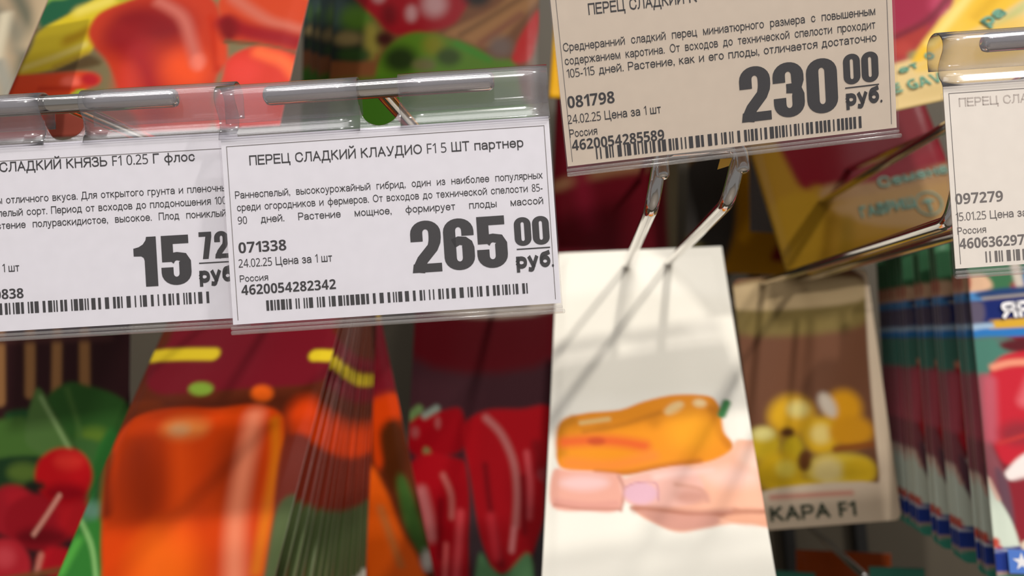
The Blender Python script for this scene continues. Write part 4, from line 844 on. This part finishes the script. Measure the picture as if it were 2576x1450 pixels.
ORD = 'second third fourth fifth sixth seventh eighth ninth tenth eleventh twelfth thirteenth fourteenth fifteenth sixteenth seventeenth eighteenth nineteenth'.split()
def stack(src, last, steps, label, group, jit):
    """more packets of one kind hanging behind the front one, fanned out towards the panel"""
    p = PACKETS[src]; q = dict(last); q['T'] = at(*last['top']); qb = at(*last['bot']); pb = tuple(p['T'][i]-p['y'][i]*p['h'] for i in range(3))
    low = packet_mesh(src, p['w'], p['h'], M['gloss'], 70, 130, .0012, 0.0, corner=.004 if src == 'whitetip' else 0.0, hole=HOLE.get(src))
    rnd = random.Random(3)
    for k, s in enumerate(steps):
        t = tuple(p['T'][i]*(1-s)+q['T'][i]*s for i in range(3)); b = tuple(pb[i]*(1-s)+qb[i]*s+rnd.uniform(-jit, jit)*(1 if i == 0 else .4) for i in range(3))
        f = dict(T=t); f['x'], f['y'], f['z'] = frame(t, b, p['yaw']+rnd.uniform(-.4, .4))
        root = link('seed_packet', None); root.matrix_world = frame_matrix(f); root.empty_display_size = .01
        tag(root, label % ORD[k], 'seed packet', group); link('pouch', low, root)
stack('orange', dict(top=(772, 555, .418), bot=(716, 1560, .398)), [(i+1)/13 for i in range(13)], 'thin edge of an orange pepper packet, %s from front of the fanned stack', 'fanned orange pepper packets', .0009)
stack('whitetip', dict(top=(2392, 632, .466), bot=(2440, 1335, .455)), [.07, .10, .13, .28, .31, .34, .46, .52, .66, .70, .75, .82, .88, .94, 1.0], 'edge of a radish packet with navy band, %s from the front of its stack', 'stacked radish packets', .0005)
stack('zucchini', dict(top=(985, -380, .43), bot=(990, 440, .40)), [.4, .7, 1.0], 'dark strip of the %s packet behind the halved green pepper packet front', 'packets behind the dark vegetable packet', .001)

def on_packet(name, part, s, a, b, cap, material, z=.0024, **kw):
    """lettering printed on a packet along the line from a to b (mm on the sheet, y down)"""
    d = math.hypot(b[0]-a[0], b[1]-a[1]); rot = -math.atan2(b[1]-a[1], b[0]-a[0])
    me = text_mesh(part, s, 0, d, 0, cap, M[material], **kw)
    return link(part, me, ROOT[name], Matrix.Translation((a[0]*.001, -a[1]*.001, z)) @ Matrix.Rotation(rot, 4, 'Z'))
on_packet('gardenyel', 'lettering', 'Е GAV', (-33.4, 163.3), (-13.9, 162.4), 4.53, 'ink_green', t=0.16)
on_packet('gardenyel', 'lettering', 'ет', (-27.3, 155.0), (-19.6, 153.6), 3.49, 'ink_green', t=0.14)
on_packet('gardenyel', 'lettering', 'с', (-15.4, 151.7), (-12.0, 150.8), 4.87, 'ink_green', t=0.16)
on_packet('gardenyel', 'lettering', 'ра', (12.0, 141.9), (21.5, 137.5), 5.70, 'ink_green', t=0.16)
on_packet('gardenback', 'lettering', 'Семена', (10.4, 146.9), (48.1, 146.2), 6.30, 'ink_teal', t=0.13)
on_packet('gardenback', 'lettering', 'ГАВРИШ', (-3.9, 161.5), (24.8, 161.8), 6.66, 'ink_teal', t=0.17)
on_packet('yellowcard', 'lettering', 'КАРА F1', (-31.7, 130.6), (13.1, 130.8), 7.53, 'ink_dark_green', t=0.14, z=.0014)
on_packet('whitetip', 'lettering', 'ЯР', (-31.4, 43.0), (-19.2, 41.7), 6.90, 'ink_white', t=0.17)
MARKS = {'round': (31.8, 161.1), 'star': (-34.0, 141.1)}
# maker's round mark on the shaded packet, star mark on the radish packet
def ring_mesh(name, r0, r1, material, n=28):
    V = [(r*math.cos(2*math.pi*i/n), r*math.sin(2*math.pi*i/n), 0) for r in (r0, r1) for i in range(n)]
    return mesh_from(name, V, [(i, (i+1) % n, n+(i+1) % n, n+i) for i in range(n)], material)
def mark(name, part, me, x, y, z): return link(part, me, ROOT[name], Matrix.Translation((x*.001, -y*.001, z)))
mark('gardenback', 'round_mark', ring_mesh('round_mark', .0062, .0070, M['ink_teal']), *MARKS['round'], .0025)
mark('gardenback', 'round_mark_sprout', mesh_from('sprout', [(-.004, .001, 0), (0, .003, 0), (.004, .001, 0), (.0006, .0005, 0), (.0006, -.005, 0), (-.0006, -.005, 0), (-.0006, .0005, 0)], [(0, 3, 2, 1), (3, 6, 5, 4)], M['ink_teal']), *MARKS['round'], .0025)
sq = mesh_from('star_square', [(-.005, -.0045, 0), (.005, -.0045, 0), (.005, .0045, 0), (-.005, .0045, 0)], [(0, 1, 2, 3)], M['ink_blue']); mark('whitetip', 'star_square', sq, *MARKS['star'], .0024)
st = [((.0036 if i % 2 == 0 else .0014)*math.sin(math.pi*i/5), (.0036 if i % 2 == 0 else .0014)*math.cos(math.pi*i/5), 0) for i in range(10)]
mark('whitetip', 'star', mesh_from('star', st+[(0, 0, 0)], [(10, (i+1) % 10, i) for i in range(10)], M['ink_white']), *MARKS['star'], .00245)

# ---- price tags in clear sleeves, on the cross bars of chrome hooks ----
INK = {'pale': 'ink_faint'}  # glare over this tag is painted as a lighter ink
TAGLABEL = {
 'prince': 'white paper price tag reading 15 72, cut off by the picture edge',
 'claudio': 'white paper price tag reading 265 00 in the middle of the display',
 'mini': 'paper price tag tinted with warm shade, reading 230 00',
 'pale': 'pale glare washed paper price tag numbered 097279',
}
HOLDLABEL = {
 'prince': 'clear plastic label sleeve around the 15 72 price tag',
 'claudio': 'clear plastic label sleeve with notched curl around the 265 00 price tag',
 'mini': 'clear plastic label sleeve with ridged lower rail around the 230 00 price tag',
 'pale': 'clear plastic label sleeve with open curled end around the 097279 price tag',
}
HOOKLABEL = {
 'prince': 'chrome hook with cross bar in the sleeve under the yellow and red pepper packet',
 'claudio': 'chrome hook with slanting stem seen through the round notch of the middle sleeve',
 'mini': 'chrome hook hidden above the warm-tinted 230 00 price tag',
 'pale': 'chrome hook with grey capped cross bar carrying the 097279 price tag',
}
PAPER = {'mini': 'paper_warm_shade', 'pale': 'paper_cream'}
BAR_Y, BAR_Z, BAR_R = 10.0, -1.8, 2.35
def sleeve_profile(h):
    """section of the sleeve (y, z in mm): back tail, curl over the bar, neck, front sheet, lower fold, back sheet"""
    cy, cz, r = 9.4, -1.8, 3.5
    pr = [(4.6, cz-r+.1), (7.0, cz-r)]
    pr += [(cy+r*math.sin(math.radians(a)), cz+r*math.cos(math.radians(a))) for a in range(180, -46, -15)]
    pr += [(5.2, -.6), (4.2, -1.05), (3.0, -1.1), (1.8, -.75), (.6, .1), (-.6, .5)]
    n_neck = len(pr)
    pr += [(-h*.33, .55), (-h*.66, .55), (-h-1.7, .5), (-h-2.2, .25), (-h-2.3, -.2), (-h-2.0, -.6), (-h*.5, -.7), (-2.0, -.7)]
    return pr, n_neck
def strip(xs, profs):
    """sheet swept along x; profs gives the section at every x (same length)"""
    V, F = [], []; m = len(profs[0])
    for x, pr in zip(xs, profs): V += [(x*.001, y*.001, z*.001) for y, z in pr]
    for i in range(len(xs)-1):
        for k in range(m-1): F.append((i*m+k, i*m+k+1, (i+1)*m+k+1, (i+1)*m+k))
    return V, F
def build_tag(name):
    p = TAGS[name]; mw = frame_matrix(p); w, h = p['w']*1000, p['h']*1000; ink = M[INK.get(name, 'ink')]
    t = link('price_tag', None); t.matrix_world = mw; t.empty_display_size = .01; tag(t, TAGLABEL[name], 'price tag', 'paper price tags')
    link('paper', box_mesh('paper', (-w/2000, -h/1000, -.00025), (w/2000, 0.0, -.00003), M[PAPER.get(name, 'paper')]), t)
    # printed frame line
    iw, t0, b0, lw = w/2-1.2, -2.2, -h+1.0, .16
    if name == 'prince': t0 = -3.9
    V, F = [], []
    for (x0, y0, x1, y1) in ((-iw, t0-lw, iw, t0), (-iw, b0, -iw+lw, t0), (iw-lw, b0, iw, t0)):
        o = len(V); V += [(x0*.001, y0*.001, 0), (x1*.001, y0*.001, 0), (x1*.001, y1*.001, 0), (x0*.001, y1*.001, 0)]; F.append((o, o+1, o+2, o+3))
    link('frame_line', mesh_from('frame_line', V, F, M['ink_faint']), t, Matrix.Translation((0, 0, .00001)))
    for i, (st, s, xl, xr, y, cap) in enumerate(TAGTEXT[name]):
        up = Matrix.Translation((0, 0, .00002+.000004*i))
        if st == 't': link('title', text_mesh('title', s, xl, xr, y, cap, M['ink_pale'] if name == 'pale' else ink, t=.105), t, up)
        elif st == 'j': link('description_line', text_mesh('description_line', s, xl, xr, y, cap, ink, justify=True), t, up)
        elif st == 'r': link('small_print', text_mesh('small_print', s, xl, xr, y, cap, ink), t, up)
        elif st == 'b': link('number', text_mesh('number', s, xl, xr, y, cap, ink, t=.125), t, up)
        elif st == 'bar': link('barcode', bars_mesh('barcode', xl, xr, y, cap, ink, seed=len(name)), t, up)
        elif st == 'P': link('price_digits', price_mesh('price_digits', s, xl, xr, y, cap, ink), t, up)
        elif st == 'B': link('currency', text_mesh('currency', s, xl, xr, y, cap, ink, t=.19), t, up)
        elif st == 'line':
            link('price_line', mesh_from('price_line', [(xl*.001, y*.001, 0), (xr*.001, y*.001, 0), (xr*.001, (y+cap)*.001, 0), (xl*.001, (y+cap)*.001, 0)], [(0, 1, 2, 3)], ink), t, up)
    # sleeve
    sroot = link('label_sleeve', None); sroot.matrix_world = mw; sroot.empty_display_size = .01; tag(sroot, HOLDLABEL[name], 'label holder', 'clear label sleeves')
    pr, kn = sleeve_profile(h); nx, nr = p['notch'], 5.0; hw = w/2+.3
    V, F = [], []
    def add(v, f):
        o = len(V); V.extend(v); F.extend(tuple(i+o for i in q) for q in f)
    for xa_, xb_ in ((-hw, nx-nr), (nx+nr, hw)): add(*strip([xa_+(xb_-xa_)*i/6 for i in range(7)], [pr[:kn]]*7))
    k0 = next(i for i, q in enumerate(pr) if i > 10 and q[0] < 6.0); xs = [nx+nr*math.sin(math.pi/2*(-1+2*i/16)) for i in range(17)]
    neck = pr[k0:kn]; ny = np.array([q[0] for q in neck])[::-1]; nz = np.array([q[1] for q in neck])[::-1]; profs = []
    for x in xs:                                               # round finger notch under the bar
        yc = max(-.3, 5.9-math.sqrt(max(0.0, nr*nr-(x-nx)**2))*1.12)
        profs.append([(float(y), float(np.interp(y, ny, nz))) for y in np.linspace(yc, neck[-1][0], 12)])
    add(*strip(xs, profs))
    o = link('curl', mesh_from('curl', V, F, M['curl'], True), sroot); sm = o.modifiers.new('thickness', 'SOLIDIFY'); sm.thickness = .0004; sm.offset = 0
    o = link('sheet', mesh_from('sheet', *strip([-hw, 0, hw], [pr[kn-1:]]*3), M['clear']), sroot); sm = o.modifiers.new('thickness', 'SOLIDIFY'); sm.thickness = .0002; sm.offset = 0
    for k, (yy, rr, ex) in enumerate(((-h-2.0, .55, .5), (-h-.9, .35, .0))):
        link('lower_rail', tube_mesh('lower_rail', [((-hw-.1)*.001, yy*.001, .0005), ((hw+ex)*.001, yy*.001, .0005)], rr*.001, M['rail'], 12), sroot)
    # hook: cross bar along the sleeve, stem straight back to the panel
    hk = link('price_hook', None); c = mw @ Vector((nx*.001, BAR_Y*.001, BAR_Z*.001)); hk.location = (c.x, 0, c.z); hk.empty_display_size = .01
    tag(hk, HOOKLABEL[name], 'display hook', 'chrome price hooks')
    xa = Vector(p['x']); half = .0285; inv = Matrix.Translation(-hk.location)
    rel = lambda q: Vector(q)-hk.location
    link('cross_bar', tube_mesh('cross_bar', [rel(c-xa*half), rel(c-xa*half*.5), rel(c+xa*half*.5), rel(c+xa*half)], BAR_R*.001, M['chrome'], 24), hk)
    link('stem', tube_mesh('stem', [rel(c), rel((c.x, c.y*.5, c.z)), rel((c.x, -.002, c.z))], .0019, M['chrome'], 16), hk)
    link('back_plate', box_mesh('back_plate', (-.008, -.003, -.012), (.008, 0.0, .012), M['chrome'], .0008), hk)
for n_ in TAGS: build_tag(n_)

# ---- two-pronged chrome hooks with upturned, joined tips ----
def prong_hook(label, bends, tips, r=.0019):
    root = link('prong_hook', None); b0, b1 = [Vector(at(*q)) for q in bends]; t0, t1 = [Vector(at(*q)) for q in tips]
    root.location = ((b0.x+b1.x)/2, 0, (b0.z+b1.z)/2); root.empty_display_size = .01; L0 = root.location; tag(root, label, 'display hook', 'two pronged hooks')
    for b, t in ((b0, t0), (b1, t1)):
        link('prong', tube_mesh('prong', [q-L0 for q in rounded([(b.x, -.002, b.z), (b.x, b.y*.5, b.z), b, t], .007)], r, M['chrome'], 16), root)
    up = Vector((0, .001, .006))
    link('tip_bar', tube_mesh('tip_bar', [q-L0 for q in rounded([t0-up, t0+up*.3, t1+up*.3, t1-up], .006)], r, M['chrome'], 16), root)
    link('back_plate', box_mesh('back_plate', (-.014, -.003, -.008), (.014, 0.0, .008), M['chrome'], .0008), root)
prong_hook('chrome two-pronged hook holding the white hand packet, under the 230 00 tag', [(1640, 522, .200), (1832, 508, .200)], [(1662, 395, .199), (1862, 380, .199)])
prong_hook('chrome two-pronged hook holding the yellow pepper card, behind the 097279 tag', [(2392, 558, .205), (2600, 536, .205)], [(2412, 470, .204), (2622, 450, .204)])
def rod(label, a, b, r=.0019):
    root = link('display_rod', None); a, b = Vector(a), Vector(b); root.location = b; root.empty_display_size = .01; tag(root, label, 'display hook')
    link('shaft', tube_mesh('shaft', [a-b, (a-b)*.5, Vector((0, 0, 0))], r, M['chrome'], 14), root)
    link('back_plate', box_mesh('back_plate', (-.007, -.003, -.01), (.007, 0.001, .01), M['chrome'], .0008), root)
def to_panel(u, v, d): p = at(u, v, d); return p, (p[0], -.001, p[2])
e = at(1930, 512, .619); rod('slanting chrome rod crossing the shaded ochre and maroon packet', at(2430, 304, .30), e)
rod('chrome rod of the row below the yellow pepper card', *to_panel(2178, 1452, .41))

# ---- small yellow paper tab on the prong tip ----
p0 = Vector(at(1812, 425, .1975)); tb = link('paper_tab', None); tb.location = p0; tb.empty_display_size = .01
tag(tb, 'small bright yellow paper tab beside the chrome prong tip', 'paper tab')
q = [Vector(at(u, v, .1975))-p0 for u, v in ((1805, 426), (1834, 417), (1842, 398), (1812, 400))]
fr = [tuple(v) for v in q]+[tuple(v+Vector((0, .0004, 0))) for v in q]
link('tab', mesh_from('tab', fr, [(0, 1, 2, 3), (7, 6, 5, 4), (0, 4, 5, 1), (1, 5, 6, 2), (2, 6, 7, 3), (3, 7, 4, 0)], M['yellow']), tb)
bpy.context.view_layer.update()
